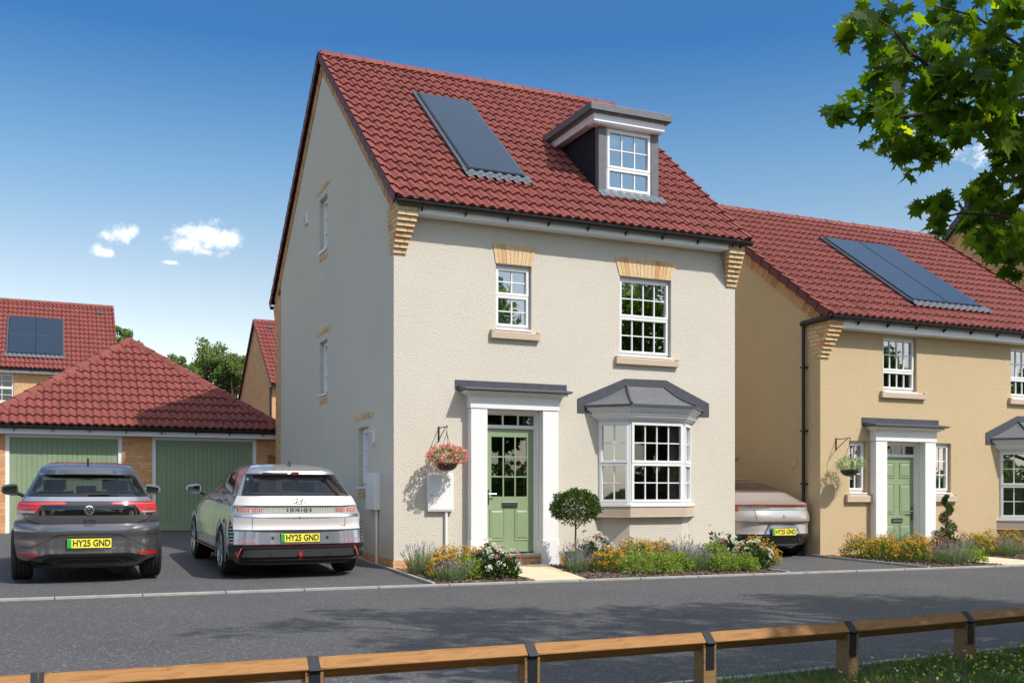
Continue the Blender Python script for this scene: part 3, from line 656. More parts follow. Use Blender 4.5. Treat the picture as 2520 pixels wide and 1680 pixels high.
M['bark'] = plain('bark', (.09, .065, .045), .9, var=.3, vs=14, bs=.5, bsc=40)
M['bark_dk'] = plain('maple_bark', (.05, .03, .022), .9, var=.3, vs=14)

# ---------------------------------------------------------------- ground, roads, kerbs
def sheet(name, pts, m, kind='structure', th=.0):
    ob = MB().add(pts, [tuple(range(len(pts)))]).build(name, M[m]); return struct(ob, kind)
kx = lambda x: -2.84 - .044 * x            # line of the flush kerb between drives and road
sheet('ground', [(-500, -500, -.06), (500, -500, -.06), (500, 500, -.06), (-500, 500, -.06)], 'field')
def vl(x): return -9.93 + .075 * x if x > -1.5 else -10.04  # back of the verge kerb
sheet('road', [(-60, -11, 0), (60, -11, 0), (60, kx(60), 0), (-60, kx(-60), 0)], 'asphalt')
sl = lambda y: max(0, .034 * y)
sheet('driveway', [(-40, kx(-40) - .03, .006), (-.36, kx(-.36) - .03, .006), (-.03, -.0, .006), (-40, 0, .006)], 'asphalt2')
MB().add([(-40, 0, .006), (-.03, 0, .006), (-.03, 9.6, sl(9.6)), (-40, 9.6, sl(9.6)), (-40, 60, 1.1), (8.2, 60, 1.1), (8.2, 9.6, sl(9.6))], [(0, 1, 2, 3), (3, 2, 6, 5, 4)]).build('upper_driveway', M['asphalt2'])['kind'] = 'structure'
sheet('side_driveway', [(5.09, kx(5.09) - .03, .006), (7.72, kx(7.72) - .03, .006), (8.24, .2, .006), (8.24, 9, .006), (6.36, 9, .006), (6.36, -.0, .006), (5.5, -.0, .006)], 'asphalt2')
kb = MB(); x = -20.3
while x < 40:
    b = x + .905; P = lambda a, c, z: (a, kx(a) + c, z)
    kb.box(x, b, -.035, .035, -.05, .028, P=P); x += .915
struct(kb.build('kerb', M['kerb'], bevel=.006))
def pin_kerb(pts, name, w_=.045, zt=.045):
    m = MB()
    for (a, b) in zip(pts, pts[1:]):
        a, b = Vector((*a, 0)), Vector((*b, 0)); L = (b - a).length; t = (b - a) / L; nr = Vector((-t.y, t.x, 0)); k = 0.0
        while k < L - .02:
            e = min(L, k + .9); q = [a + t * k + nr * w_ / 2, a + t * (e - .008) + nr * w_ / 2, a + t * (e - .008) - nr * w_ / 2, a + t * k - nr * w_ / 2]
            zb = [sl(v.y) for v in q]; m.add([(v.x, v.y, z_ - .05) for v, z_ in zip(q, zb)] + [(v.x, v.y, z_ + zt) for v, z_ in zip(q, zb)], [(0, 1, 2, 3), (4, 7, 6, 5), (0, 4, 5, 1), (1, 5, 6, 2), (2, 6, 7, 3), (3, 7, 4, 0)]); k += .908
    return struct(m.build(name, M['kerb'], bevel=.004))
pin_kerb([(-.36, -2.80), (-.06, -.02), (-.06, 8.9)], 'edging_kerb')
pin_kerb([(5.05, -3.03), (5.45, -.02)], 'edging_kerb_middle')
pin_kerb([(7.70, -3.14), (8.22, .1), (8.22, 8.5)], 'edging_kerb_right')
def bed(name, pts):
    sheet(name, [(x_, y_, .014) for x_, y_ in pts], 'earth')
    m = MB(); xs = [p[0] for p in pts]; ys = [p[1] for p in pts]
    def inside(x_, y_):
        c = False; n = len(pts)
        for i in range(n):
            (a, b), (c_, d) = pts[i], pts[(i + 1) % n]
            if (b > y_) != (d > y_) and x_ < (c_ - a) * (y_ - b) / (d - b) + a: c = not c
        return c
    for k in range(int(900 * (max(xs) - min(xs)))):
        x_, y_ = rnd.uniform(min(xs), max(xs)), rnd.uniform(min(ys), max(ys))
        if not inside(x_, y_): continue
        a, b, h = rnd.uniform(.012, .035), rnd.uniform(.006, .014), rnd.uniform(.004, .01); th = rnd.uniform(0, 3.14); c, s_ = math.cos(th), math.sin(th); z = .016 + rnd.uniform(0, .02); tl = rnd.uniform(-.4, .4)
        m.add([(x_ + u * c - v * s_, y_ + u * s_ + v * c, z + w_ + u * tl) for u in (-a, a) for v in (-b, b) for w_ in (0, h)], [(0, 1, 3, 2), (4, 6, 7, 5), (0, 4, 5, 1), (2, 3, 7, 6), (0, 2, 6, 4), (1, 5, 7, 3)])
    o = m.build(name.replace('bed', 'bark_mulch'), M['soil']); o['kind'] = 'stuff'
bed('planting_bed', [(-.30, -2.79), (1.05, -2.84), (1.36, -.2), (1.36, 0), (.0, 0)])
bed('planting_bed_middle', [(1.82, -2.88), (5.0, -3.02), (5.42, 0), (2.40, 0)])
bed('planting_bed_right', [(7.75, -3.14), (9.30, -3.20), (9.75, 0), (8.25, 0)])
bed('planting_bed_far', [(10.6, -2.2), (16, -2.5), (16, 0), (11, 0)])
def slab_path(name, q, z0, z1):
    m = MB(); (a, b, c, d) = [Vector((*p, 0)) for p in q]; n = 4
    for k in range(n):
        p0, p1, p2, p3 = a.lerp(d, k / n), b.lerp(c, k / n), b.lerp(c, (k + 1) / n), a.lerp(d, (k + 1) / n); g = .003 / (a - d).length
        v = [a.lerp(d, k / n + g), b.lerp(c, k / n + g), b.lerp(c, (k + 1) / n - g), a.lerp(d, (k + 1) / n - g)]; zz = [z0 + (z1 - z0) * (k / n)] * 2 + [z0 + (z1 - z0) * ((k + 1) / n)] * 2
        m.add([(p.x, p.y, z - .05) for p, z in zip(v, zz)] + [(p.x, p.y, z) for p, z in zip(v, zz)], [(0, 1, 2, 3), (4, 7, 6, 5), (0, 4, 5, 1), (1, 5, 6, 2), (2, 6, 7, 3), (3, 7, 4, 0)])
    return struct(m.build(name, M['paving']))
slab_path('path', [(1.06, -2.80), (1.81, -2.84), (2.42, -.30), (1.38, -.30)], .026, .05)
slab_path('path_right', [(9.32, -3.16), (10.5, -3.25), (10.9, -.2), (9.8, -.2)], .026, .05)
sheet('lawn_strip', [(10.5, -3.28, .02), (30, -4.1, .02), (30, -1.5, .02), (10.6, -2.2, .02)], 'field')

# ---------------------------------------------------------------- main house
H = thing('detached_house', (3.17, 0, 0), 'cream rendered house with red tiled roof, front dormer and green glazed door', 'house')
W, D, EZ, SM, YR = 6.34, 8.95, 5.60, .841, 4.5
PF = lambda u, v, d: (u, d, v)
PS = lambda u, v, d: (d, u, v)
win1 = (1.70, 2.33, 3.82, 4.85); win2 = (3.98, 5.0, 3.52, 4.855); dr0 = (1.49, 2.46, .0, 2.51); bayh = (3.60, 5.36, .98, 2.4)
wall('front_wall', M['render'], H, [(0, .153), (W, .153), (W, 5.6), (0, 5.6)], [win1, win2, (1.49, 2.46, .153, 2.51), bayh], PF, .14)
ridge_in = EZ + SM * (YR + .28) - .12
gab = [(0, .153), (8.5, .153 + .30), (8.5, 5.6 - .15), (8.95, 5.6 - .15), (YR, ridge_in - .0), (0, 5.6 - .0)]
sw = [(4.12, 4.74, 5.86, 6.88), (4.12, 4.74, 3.10, 4.12), (1.36, 1.98, 1.30, 2.29)]
wall('side_wall', M['render'], H, [(0, .153), (8.45, .153 + .29), (8.45, 5.95), (YR, ridge_in), (0, 5.72)], sw, PS, .14)
wall('far_side_wall', M['render'], H, [(0, 0), (8.95, 0), (8.95, 5.6), (YR, ridge_in), (0, 5.6)], [], lambda u, v, d: (W - d, u, v))
MB().box(0.01, W - .01, D - .02, D, 0, 5.6).build('rear_wall', M['brick'], H)
MB().box(-.012, .3, 8.45, D + .01, .2, 5.72).build('corner_brickwork', M['brick'], H)
MB().box(0.004, W - .004, .004, D - .05, 5.5, 5.55).build('attic_floor', M['room'], H)
pl = MB(); pl.box(-.012, 1.2, -.010, .05, -.05, .152); pl.box(2.75, W + .012, -.010, .05, -.05, .152)
pl.add([(-.012, .051, -.05), (-.012, 8.45, .2), (-.012, 8.45, .44), (-.012, .051, .152), (.05, .051, .152), (.05, 8.45, .44)], [(0, 1, 2, 3), (3, 2, 5, 4)])
pl.build('plinth', M['brick_o'], H)
window(H, PF, *win1, [(.53, 2, 2), (1, 2, 2)], backing='room_lt', room=.2, side_in=.05, blind=1.0)
window(H, PF, *win2, [(.49, 4, 2), (1, 4, 2)], blind=.2, backing='room')
stone_sill(H, PF, 1.60, 2.46, 3.65, 3.79); stone_sill(H, PF, 3.88, 5.12, 3.36, 3.495)
arch(H, PF, 1.69, 2.34, 1.64, 2.41, 4.86, 5.165, 10); arch(H, PF, 3.97, 5.01, 3.88, 5.10, 4.86, 5.165, 15)
for (a, b, c, d), so_ in zip(sw, (.0, 0, 0)):
    window(H, PS, a, b, c, d, [(1, 2, 3)], backing='room_lt', dep=.09, room=.3)
    brick_strip(H, PS, a - .25, b + .25, d + .14, d + .22); brick_strip(H, PS, a, b, c - .19, c - .10)
    MB().box(a, b, c - .04, c, -.03, .09, P=PS).build('side_sill', M['white'], H)
gable_roof(H, -.05, W + .07, -.28, EZ, SM, YR)
verge(H, -.05, -1, -.28, EZ, SM, YR); verge(H, W + .07, 1, -.28, EZ, SM, YR)
rake_bricks(H, 0, -1, -.28, EZ, SM, YR); rake_bricks(H, W, 1, -.28, EZ, SM, YR)
RPm = slope(0, -.28, EZ, SM)
corbel(H, 0, -1, 4.85); corbel(H, W, 1, 4.85)
corbel(H, 0, -1, 4.85, yface=0) if False else None
MB().box(.32, W - .32, -.255, -.235, 5.44, 5.60).box(.32, W - .32, -.235, -.003, 5.44, 5.455).build('fascia', M['white'], H)
gutter(H, -.07, 6.46, -.32, 5.575, [.36 + .715 * k for k in range(9)] + [6.25])
rc = MB()
for k in range(9): z = 4.92 + k * .076; e = min(.28, .03 * k); rc.box(-.014, .2, D - .02, D + .04 + e, z, z + .065)
rc.build('rear_corbel', M['bricks'], H)
gutter(H, -.07, 6.4, 2 * YR + .32, 5.575)
# solar panel: x 1.48..2.5, y .69..3.29 on the slope
cs = math.cos(math.atan(SM)); solar(H, RPm, 1.48, 2.51, (.72 + .28) / cs, (3.30 + .28) / cs, 1)
# dormer
dm = MB(); yd = .66
dorm = thing('dormer_tmp', (0, 0, 0), '', '')
bpy.data.objects.remove(dorm)
cheek = MB()
for (a, b) in ((3.94, 4.09), (5.01, 5.16)): cheek.box(a, b, yd, yd + .12, 6.2, 7.64)
cheek.box(4.09, 5.01, yd + .01, yd + .12, 6.2, 6.45)
DM = cheek.build('dormer', M['lead'], H)
for a_ in (3.945, 5.11): MB().box(a_, a_ + .045, yd + .121, 3.0, 6.2, 7.62).build('dormer_cheek', M['lead_ck'], DM)
MB().box(3.66, 5.30, yd - .24, 3.1, 7.775, 7.90).box(3.70, 5.26, yd - .20, 3.1, 7.755, 7.776).build('dormer_roof', M['lead'], DM, bevel=.006)
MB().box(3.77, 5.20, yd - .14, yd + .1, 7.62, 7.756).box(3.77, 3.92, yd + .1, 3.0, 7.62, 7.756).box(5.17, 5.20, yd + .1, 3.0, 7.62, 7.756).box(3.79, 5.18, yd - .12, yd + .11, 7.595, 7.621).build('dormer_fascia', M['white'], DM, bevel=.004)
window(DM, lambda u, v, d: (u, yd + d, v), 4.09, 5.01, 6.47, 7.60, [(.36, 3, 1), (1, 3, 2)], dep=.02, room=1.0, backing='room_lt', blind=.3, side_in=.07)
ap = MB(); N = 70
for i in range(N + 1):
    u = 3.90 + 1.32 * i / N; h = .034 * (.5 + .5 * math.cos(2 * math.pi * u / TP))
    s1_ = (yd + .28) / cs
    ap.v += [RPm(u, s1_ - .20, h + .056), RPm(u, s1_ - .20, h + .07), RPm(u, s1_ + .03, h * .5 + .085)]
ap.f = [q for i in range(N) for q in ((3 * i, 3 * i + 3, 3 * i + 4, 3 * i + 1), (3 * i + 1, 3 * i + 4, 3 * i + 5, 3 * i + 2))]; ap.m = [0] * len(ap.f)
ap.build('apron_flashing', M['lead_lt'], DM, smooth=True)
porch(H, 0, 0, True, .0)
st = MB().box(1.50, 2.45, -.10, .09, -.02, .15).build('doorstep', M['brick_o'], H); MB().box(1.495, 2.455, -.115, .09, .152, .205).build('step_tread', M['stone'], st, bevel=.005)
bay(H, 0, 0, 'render')
mb_ = MB().box(.53, .95, -.075, .0, .90, 1.49).build('meter_box', M['white'], H, bevel=.008); MB().box(.555, .925, -.083, -.076, .925, 1.465).build('meter_door', M['white'], mb_, bevel=.004)
MB().tube([(.59, -.084, 1.15), (.59, -.09, 1.15)], .012).build('lock', M['darkmetal'], mb_)
MB().tube([(.84, -.03, .0), (.84, -.03, .9)], .024, 12).build('conduit', M['white'], H, smooth=True)
mb_ = MB().box(-.10, 0, .70, 1.20, sl(1) + .88, 1.50).build('side_meter_box', M['white'], H, bevel=.008)
MB().tube([(-.03, .80, .02), (-.03, .80, .9)], .022, 12).build('side_conduit', M['white'], H, smooth=True)
for (a, b, c, d) in ((.96, 1.13, 1.99, 2.19), (5.70, 5.93, 6.68, 6.88)):
    v_ = MB().box(-.05, 0, a, b, c, d).build('vent', M['white'], H, bevel=.004); s_ = MB()
    for k in range(4): s_.box(-.056, -.051, a + .03, b - .03, c + .025 + k * (d - c) / 4.6, c + .045 + k * (d - c) / 4.6)
    s_.build('louvre', M['room_lt'], v_)
def bracket(parent, x, z):
    m = MB(); m.box(x - .010, x + .010, -.015, 0, z - .19, z + .04); m.tube([(x, -.01, z + .015), (x, -.33, z + .02), (x, -.36, z + .035), (x, -.385, z + .01), (x, -.36, z - .015)], .008, 6); m.tube([(x, -.01, z - .17), (x, -.30, z + .01)], .007, 6)
    return m.build('basket_bracket', M['strap'], parent)
bracket(H, .73, 2.18)
basket('hanging_basket', .73, 1.64, 'hanging basket of pink flowers beside the glazed green door', 'pink', 'leaf_mid')

# ---------------------------------------------------------------- buff house on the right
B = thing('buff_house', (11.8, 0, 0), 'buff rendered house with red roof, two solar panels and green six-panel door', 'house')
bx0, bx1, bez, bm_, byr = 8.27, 15.40, 4.45, .707, 4.2
uw1 = (9.80, 10.66, 3.16, 4.22); uw2 = (13.24, 14.10, 3.16, 4.22); s1 = (8.96, 9.39, 1.20, 2.18); s2 = (11.14, 11.57, 1.20, 2.18)
wall('front_wall', M['render2'], B, [(bx0, -.1), (bx1, -.1), (bx1, 4.5), (bx0, 4.5)], [uw1, uw2, s1, s2, (9.75, 10.72, -.1, 2.18), (12.95, 14.71, .65, 2.06)], PF, .14)
rz = bez + bm_ * (byr + .28) - .12
wall('side_wall', M['render2'], B, [(0, -.1), (8.4, -.1), (8.4, 4.5), (byr, rz), (0, 4.55)], [], lambda u, v, d: (bx0 + d, u, v))
wall('far_side_wall', M['render2'], B, [(0, -.1), (8.4, -.1), (8.4, 4.5), (byr, rz), (0, 4.55)], [], lambda u, v, d: (bx1 - d, u, v))
MB().box(bx0 + .01, bx1 - .01, 8.38, 8.4, 0, 4.5).box(bx0 + .02, bx1 - .02, .02, 8.3, 4.38, 4.42).build('rear_wall', M['brick'], B)
MB().box(bx0 - .012, 9.4, -.010, .05, -.1, .05).build('plinth', M['brick_o'], B)
gable_roof(B, bx0 - .05, bx1 + .05, -.28, bez, bm_, byr)
verge(B, bx0 - .05, -1, -.28, bez, bm_, byr); verge(B, bx1 + .05, 1, -.28, bez, bm_, byr); rake_bricks(B, bx0, -1, -.28, bez, bm_, byr)
RPb = slope(0, -.28, bez, bm_); cb_ = math.cos(math.atan(bm_))
solar(B, RPb, 10.96, 12.90, (.46 + .28) / cb_, (3.07 + .28) / cb_, 2)
corbel(B, bx0, -1, 3.71, yb=.42)
MB().box(bx0 + .32, 15.1, -.255, -.235, 4.25, 4.46).box(bx0 + .32, 15.1, -.235, -.003, 4.25, 4.265).build('fascia', M['white'], B)
gt = gutter(B, bx0 - .03, 15.5, -.32, 4.43, [8.93 + .72 * k for k in range(9)])
MB().tube([(bx0 - .03, -.32, 4.42), (bx0 - .08, -.18, 4.40), (bx0 - .08, .42, 4.39)], .055, 10).build('gutter_return', M['black'], gt, smooth=True)
dp = MB().tube([(bx0 - .075, .38, 4.39), (bx0 - .075, .38, .0)], .034, 12).build('downpipe', M['black'], B, smooth=True)
for z in (3.55, 2.35, 1.35, .5): MB().box(bx0 - .12, bx0, .33, .43, z, z + .03).build('pipe_clip', M['black'], dp)
window(B, PF, *uw1, [(.36, 4, 1), (1, 4, 2)], backing='room', curtain=.18); window(B, PF, *uw2, [(.36, 4, 1), (1, 4, 2)], backing='room', curtain=.2)
window(B, PF, *s1, [(1, 2, 3)], backing='room_lt', room=.15); window(B, PF, *s2, [(1, 2, 3)], backing='room_lt', room=.15)
stone_sill(B, PF, 9.72, 10.86, 3.02, 3.15); stone_sill(B, PF, 13.16, 14.2, 3.02, 3.15); stone_sill(B, PF, 8.86, 9.52, 1.02, 1.17); stone_sill(B, PF, 11.04, 11.70, 1.02, 1.17)
porch(B, 8.26, -.335, False, -.05)
bay(B, 9.35, -.335, 'render2')
MB().tube([(bx0 - .09, 2.55, 1.93), (bx0, 2.55, 1.93)], .055, 14).build('flue', M['stone'], B, smooth=True)
MB().box(bx0 - .02, bx0, .66, .80, 1.70, 1.84).build('socket_cover', M['stone'], B)
bracket(B, 8.64, 2.18)
basket('hanging_basket', 8.64, 1.62, 'hanging basket of small white flowers in front of the narrow side window', 'white', 'leaf_pale')

# ---------------------------------------------------------------- far dark-roofed house
Fh = thing('brick_house', (20, 4.5, 0), 'brick house with dark grey tiled roof behind the maple leaves', 'house')
fx, fe, fm, fy = 17.0, 4.6, .90, 4.3
fz = fe + fm * (fy + .28)
wall('gable_wall', M['brick'], Fh, [(0, 0), (2 * fy, 0), (2 * fy, fe), (fy, fz - .12), (0, fe)], [], lambda u, v, d: (fx + d, u, v))
MB().box(fx + .01, 24, 0, .02, 0, fe).box(fx + .01, 24, 2 * fy - .02, 2 * fy, 0, fe).box(23.9, 24, .03, 2 * fy - .03, 0, fe).build('walls', M['brick'], Fh)
for sy, ys in ((1, -.28), (-1, 2 * fy + .28)):
    P = slope(fx - .06, ys, fe, fm, sy); L = (fy + .28) / math.cos(math.atan(fm)); m = MB(); n = int(L / .3) + 1
    for k in range(n):
        x = -.15 * (k % 2)
        while x < 7.1: m.box(max(0, x) + .003, min(7.1, x + .297), k * .3, min(L, k * .3 + .36), .01, .03, P=lambda u, s, n_, k=k, P=P: P(u, s, n_ + .03 * (1 - (s - k * .3) / .33))); x += .3
    m.build('roof', M['slate'], Fh)
verge(Fh, fx - .06, -1, -.28, fe, fm, fy, mat='lead_dk', top='lead_dk'); rake_bricks(Fh, fx, -1, -.28, fe, fm, fy)
rg = MB(); 
for k in range(17): rg.prism([(fy - .14, fz - .06), (fy, fz + .07), (fy + .14, fz - .06)], lambda y, z, k=k: (fx - .05 + k * .42, y, z), lambda y, z, k=k: (fx + .36 + k * .42, y, z))
rg.build('ridge_tiles', M['lead_dk'], Fh)

# ---------------------------------------------------------------- double garage
Gy, gz = 9.6, .33
G = thing('double_garage', (-2.97, Gy, gz), 'brick double garage with hipped red roof and two sage green doors', 'garage')
gw = MB()
for (a, b) in ((-6.05, -5.68), (-3.32, -2.68), (-.34, .12)): gw.box(a, b, Gy, Gy + .3, gz - .1, 2.47)
gw.box(-6.05, -5.85, Gy + .3, Gy + 6, gz - .1, 2.47).box(-.1, .12, Gy + .3, Gy + 6, gz - .1, 2.47).box(-5.85, -.1, Gy + 5.8, Gy + 6, gz - .1, 2.47)
gw.build('wall', M['brick_o'], G)
for (a, b) in ((-5.60, -3.40), (-2.60, -.42)):
    fr = MB().box(a - .08, a, Gy + .02, Gy + .12, gz, 2.41).box(b, b + .08, Gy + .02, Gy + .12, gz, 2.41).box(a - .08, b + .08, Gy + .02, Gy + .12, 2.41, 2.47).build('door_frame', M['white'], G)
    d = MB().box(a, b, Gy + .07, Gy + .11, gz + .01, 2.41)
    for (u0, u1, z0, z1) in ((a, a + .14, gz + .01, 2.41), (b - .14, b, gz + .01, 2.41), (a + .14, b - .14, 2.30, 2.41), (a + .14, b - .14, gz + .01, gz + .16)): d.box(u0, u1, Gy + .058, Gy + .07, z0, z1)
    n = 19; w_ = (b - a - .28) / n
    for k in range(n): d.box(a + .14 + k * w_ + .004, a + .14 + (k + 1) * w_ - .004, Gy + .062, Gy + .07, gz + .16, 2.30)
    dd = d.build('garage_door', M['green_g'], G)
    g = MB()
    for k in range(n + 1): g.box(a + .14 + k * w_ - .0035, a + .14 + k * w_ + .0035, Gy + .0675, Gy + .0695, gz + .16, 2.30)
    g.build('board_groove', M['groove'], dd)
gx0, gx1, ge, gs = -6.27, .33, 2.66, .72; hw = (gx1 - gx0) / 2; gyb = Gy - .3 + 2 * hw + 1.0
def hip_face(P, Wd, L, clips):
    mb = tile_rows(P, Wd, L); bm = bmesh.new(); vs = [bm.verts.new(v) for v in mb.v]
    for f in mb.f: bm.faces.new([vs[i] for i in f])
    for co, no in clips: bmesh.ops.bisect_plane(bm, geom=bm.verts[:] + bm.edges[:] + bm.faces[:], plane_co=co, plane_no=no, clear_outer=True)
    bm.verts.index_update(); r = MB().add([v.co[:] for v in bm.verts], [tuple(v.index for v in f.verts) for f in bm.faces]); bm.free(); return r
Lg = hw / math.cos(math.atan(gs)); y0 = Gy - .3; r2 = math.sqrt(.5)
f1 = hip_face(slope(gx0, y0, ge, gs), 2 * hw, Lg, [((gx0, y0, 0), (-r2, r2, 0)), ((gx1, y0, 0), (r2, r2, 0))]).build('roof', M['tile'], G, smooth=True)
th = math.atan(gs); c_, s_ = math.cos(th), math.sin(th)
PL = lambda u, s, n: (gx0 + s * c_ - n * s_, y0 + u, ge + s * s_ + n * c_)
PR = lambda u, s, n: (gx1 - s * c_ + n * s_, y0 + u, ge + s * s_ + n * c_)
LY = gyb - y0
hip_face(PL, LY, Lg, [((gx0, y0, 0), (r2, -r2, 0)), ((gx0, gyb, 0), (r2, r2, 0))]).build('roof_side', M['tile'], G, smooth=True)
hip_face(PR, LY, Lg, [((gx1, y0, 0), (-r2, -r2, 0)), ((gx1, gyb, 0), (-r2, r2, 0))]).build('roof_side', M['tile'], G, smooth=True)
ap_ = Vector(((gx0 + gx1) / 2, y0 + hw, ge + hw * gs)); ap2 = Vector((ap_.x, gyb - hw, ap_.z))
MB().add([(gx0 + .1, y0 + .1, ge), (gx1 - .1, y0 + .1, ge), (gx1 - .1, gyb, ge), (gx0 + .1, gyb, ge), tuple(ap_ - Vector((0, 0, .1))), tuple(ap2 - Vector((0, 0, .1)))], [(0, 1, 4), (1, 2, 5, 4), (2, 3, 5), (3, 0, 4, 5), (0, 1, 2, 3)]).build('roof_deck', M['tile_dk'], f1)
hp = MB()
for (p, q) in ((Vector((gx0, y0, ge)), ap_), (Vector((gx1, y0, ge)), ap_), (Vector((gx0, gyb, ge)), ap2), (Vector((gx1, gyb, ge)), ap2), (ap_, ap2)):
    L = (q - p).length; n = max(2, int(L / .40)); t = (q - p) / L; sd_ = t.cross(Vector((0, 0, 1))).normalized(); up = sd_.cross(t)
    for k in range(n):
        a, b = p + t * L * k / n, p + t * (L * (k + 1) / n)
        for (e0, e1, g) in ((a, b, 1.0),):
            pr0 = [(-.135, -.055), (-.1, .03), (-.045, .075), (.045, .075), (.1, .03), (.135, -.055)]
            vs = [tuple(e0 + sd_ * u * 1.07 + up * (v * 1.07 + .028)) for u, v in pr0] + [tuple(e1 + sd_ * u * .95 + up * (v * .95 + .018)) for u, v in pr0]
            hp.add(vs, [(i, i + 1, 7 + i, 6 + i) for i in range(5)] + [(0, 1, 2, 3, 4, 5), (6, 7, 8, 9, 10, 11)])
hp.build('hip_tiles', M['tile'], G, smooth=True)
MB().box(gx0 + .05, gx1 - .05, y0 + .05, y0 + .07, 2.475, 2.62).box(gx0 + .05, gx1 - .05, y0 + .07, Gy + .4, 2.475, 2.49).build('fascia', M['white'], G)
gutter(G, gx0 - .03, gx1 + .03, y0 - .02, 2.635, [gx0 + .75 * k + .02 for k in range(9)])
fn = thing('timber_fence', (0, 9.25, .3), 'weathered timber fence end in the gap between garage and house', 'fence')
m = MB()
for k in range(2): m.box(-.13 + k * .105, -.03 + k * .105, 9.28, 9.30, .3, 2.06)
m.build('boards', M['fence'], fn); MB().box(-.14, .0, 9.24, 9.32, 2.065, 2.10).build('capping', M['fence'], fn)

# ---------------------------------------------------------------- houses behind
def back_house(name, x0, x1, y0, ez, m, depth, gz_, label, pan=None, wins=(), left_gable=True, nrm=True):
    yr = y0 + depth / 2; o = thing(name, ((x0 + x1) / 2, y0, gz_), label, 'house')
    rz_ = ez + m * (depth / 2 + .28) - .12
    wall('front_wall', M['brick'], o, [(x0, gz_), (x1, gz_), (x1, ez), (x0, ez)], wins, lambda u, v, d: (u, y0 + d, v), .1)
    for xx, sg in ((x0, 1), (x1, -1)): wall('gable_wall', M['brick'], o, [(y0, gz_), (y0 + depth, gz_), (y0 + depth, ez), (yr, rz_), (y0, ez)], [], lambda u, v, d, xx=xx, sg=sg: (xx + sg * d, u, v))
    MB().box(x0 + .02, x1 - .02, y0 + depth - .02, y0 + depth, gz_, ez).build('rear_wall', M['brick'], o)
    gable_roof(o, x0 - .06, x1 + .06, y0 - .28, ez - .0, m, yr)
    verge(o, x0 - .06, -1, y0 - .28, ez, m, yr); verge(o, x1 + .06, 1, y0 - .28, ez, m, yr)
    MB().box(x0 + .2, x1 - .2, y0 - .255, y0 - .235, ez - .17, ez).box(x0 + .2, x1 - .2, y0 - .235, y0 - .003, ez - .17, ez - .155).build('fascia', M['white'], o)
    gutter(o, x0 - .08, x1 + .08, y0 - .32, ez - .02, [x0 + .3 + .75 * k for k in range(int((x1 - x0) / .75))])
    for q in wins: window(o, lambda u, v, d: (u, y0 + d, v), *q, [(.5, 3, 2), (1, 3, 2)], 'glass_dk')
    RP = slope(0, y0 - .28, ez, m); RQ = slope(x0, y0 - .28, ez, m); c = math.cos(math.atan(m))
    if pan: solar(o, RP, pan[0], pan[1], (pan[2] - y0 + .28) / c, (pan[3] - y0 + .28) / c, 2)
    return o, RQ
hl, RPl = back_house('brick_house', -11, -2.40, 29, 6.03, .84, 7.1, .9, 'buff brick house with a pair of blue solar panels, behind the garage', (-6.31, -4.35, 29.40, 31.5), [(-7.25, -6.08, 4.72, 5.86)])
MB().box(8.0, 8.25, 4.3, 4.5, .03, .10, P=RPl).build('roof_vent', M['lead_dk'], hl)
hm, RPc = back_house('brick_house', 3.8, 11.5, 28.95, 5.85, .79, 7.8, .9, 'buff brick gable house seen in the gap between garage and cream house')
rake_bricks(hm, 3.8, -1, 28.67, 5.85, .79, 32.85); MB().box(.45, .7, 4.6, 4.8, .03, .10, P=RPc).build('roof_vent', M['lead_dk'], hm)
MB().tube([(3.74, 28.9, 5.75), (3.74, 28.9, .9)], .05, 8).build('downpipe', M['black'], hm, smooth=True)
MB().tube([(3.72, 30.9, 4.3), (3.72, 30.9, .9)], .04, 8).build('flue_pipe', M['white'], hm, smooth=True)

# ---------------------------------------------------------------- cars
GL = {'glass_car': glass_mat('car_glass', .06, (.24, .26, .25)), 'paint1': flake_mat('grey_paint', (.20, .19, .20), .75, .22), 'paint2': flake_mat('silver_paint', (.46, .44, .44), .6, .30),
      'paint3': flake_mat('champagne_paint', (.56, .50, .46), .5, .34), 'matt_white': flake_mat('pale_silver', (.72, .67, .64), .25, .42), 'paint2b': flake_mat('blue_silver', (.42, .45, .52), .7, .2),
      'crease': plain('crease_shadow', (.05, .048, .05), .5), 'gloss_black': plain('gloss_black', (.008, .008, .009), .06, coat=1), 'red_lens': plain('red_lens', (.50, .02, .02), .12, coat=1), 'red_pale': plain('red_trim', (.62, .08, .07), .3),
      'clear_lens': plain('clear_lens', (.33, .35, .30), .15, coat=1), 'yellow': plain('plate_yellow', (.90, .80, .08), .4), 'plate_green': plain('plate_green', (.02, .38, .06), .4), 'ink': plain('plate_ink', (.015, .015, .015), .5),
      'roof_glass': plain('roof_glass', (.028, .021, .017), .25, coat=.2), 'mirror_surface': plain('mirror_surface', (.55, .57, .6), .05, 1), 'rim': plain('alloy_rim', (.5, .5, .52), .25, .9), 'seat': plain('seat_fabric', (.012, .012, .014), .8), 'orange_lens': plain('orange_lens', (.35, .07, .02), .15, coat=1), 'pink_dash': plain('pink_dash', (.55, .2, .25), .4)}
M.update(GL)
def tab(keys):
    ks = sorted(keys)
    def f(z):
        if z <= ks[0][0]: return ks[0][1]
        for (a, p), (b, q) in zip(ks, ks[1:]):
            if z <= b: return p + (q - p) * (z - a) / (b - a)
        return ks[-1][1]
    return f
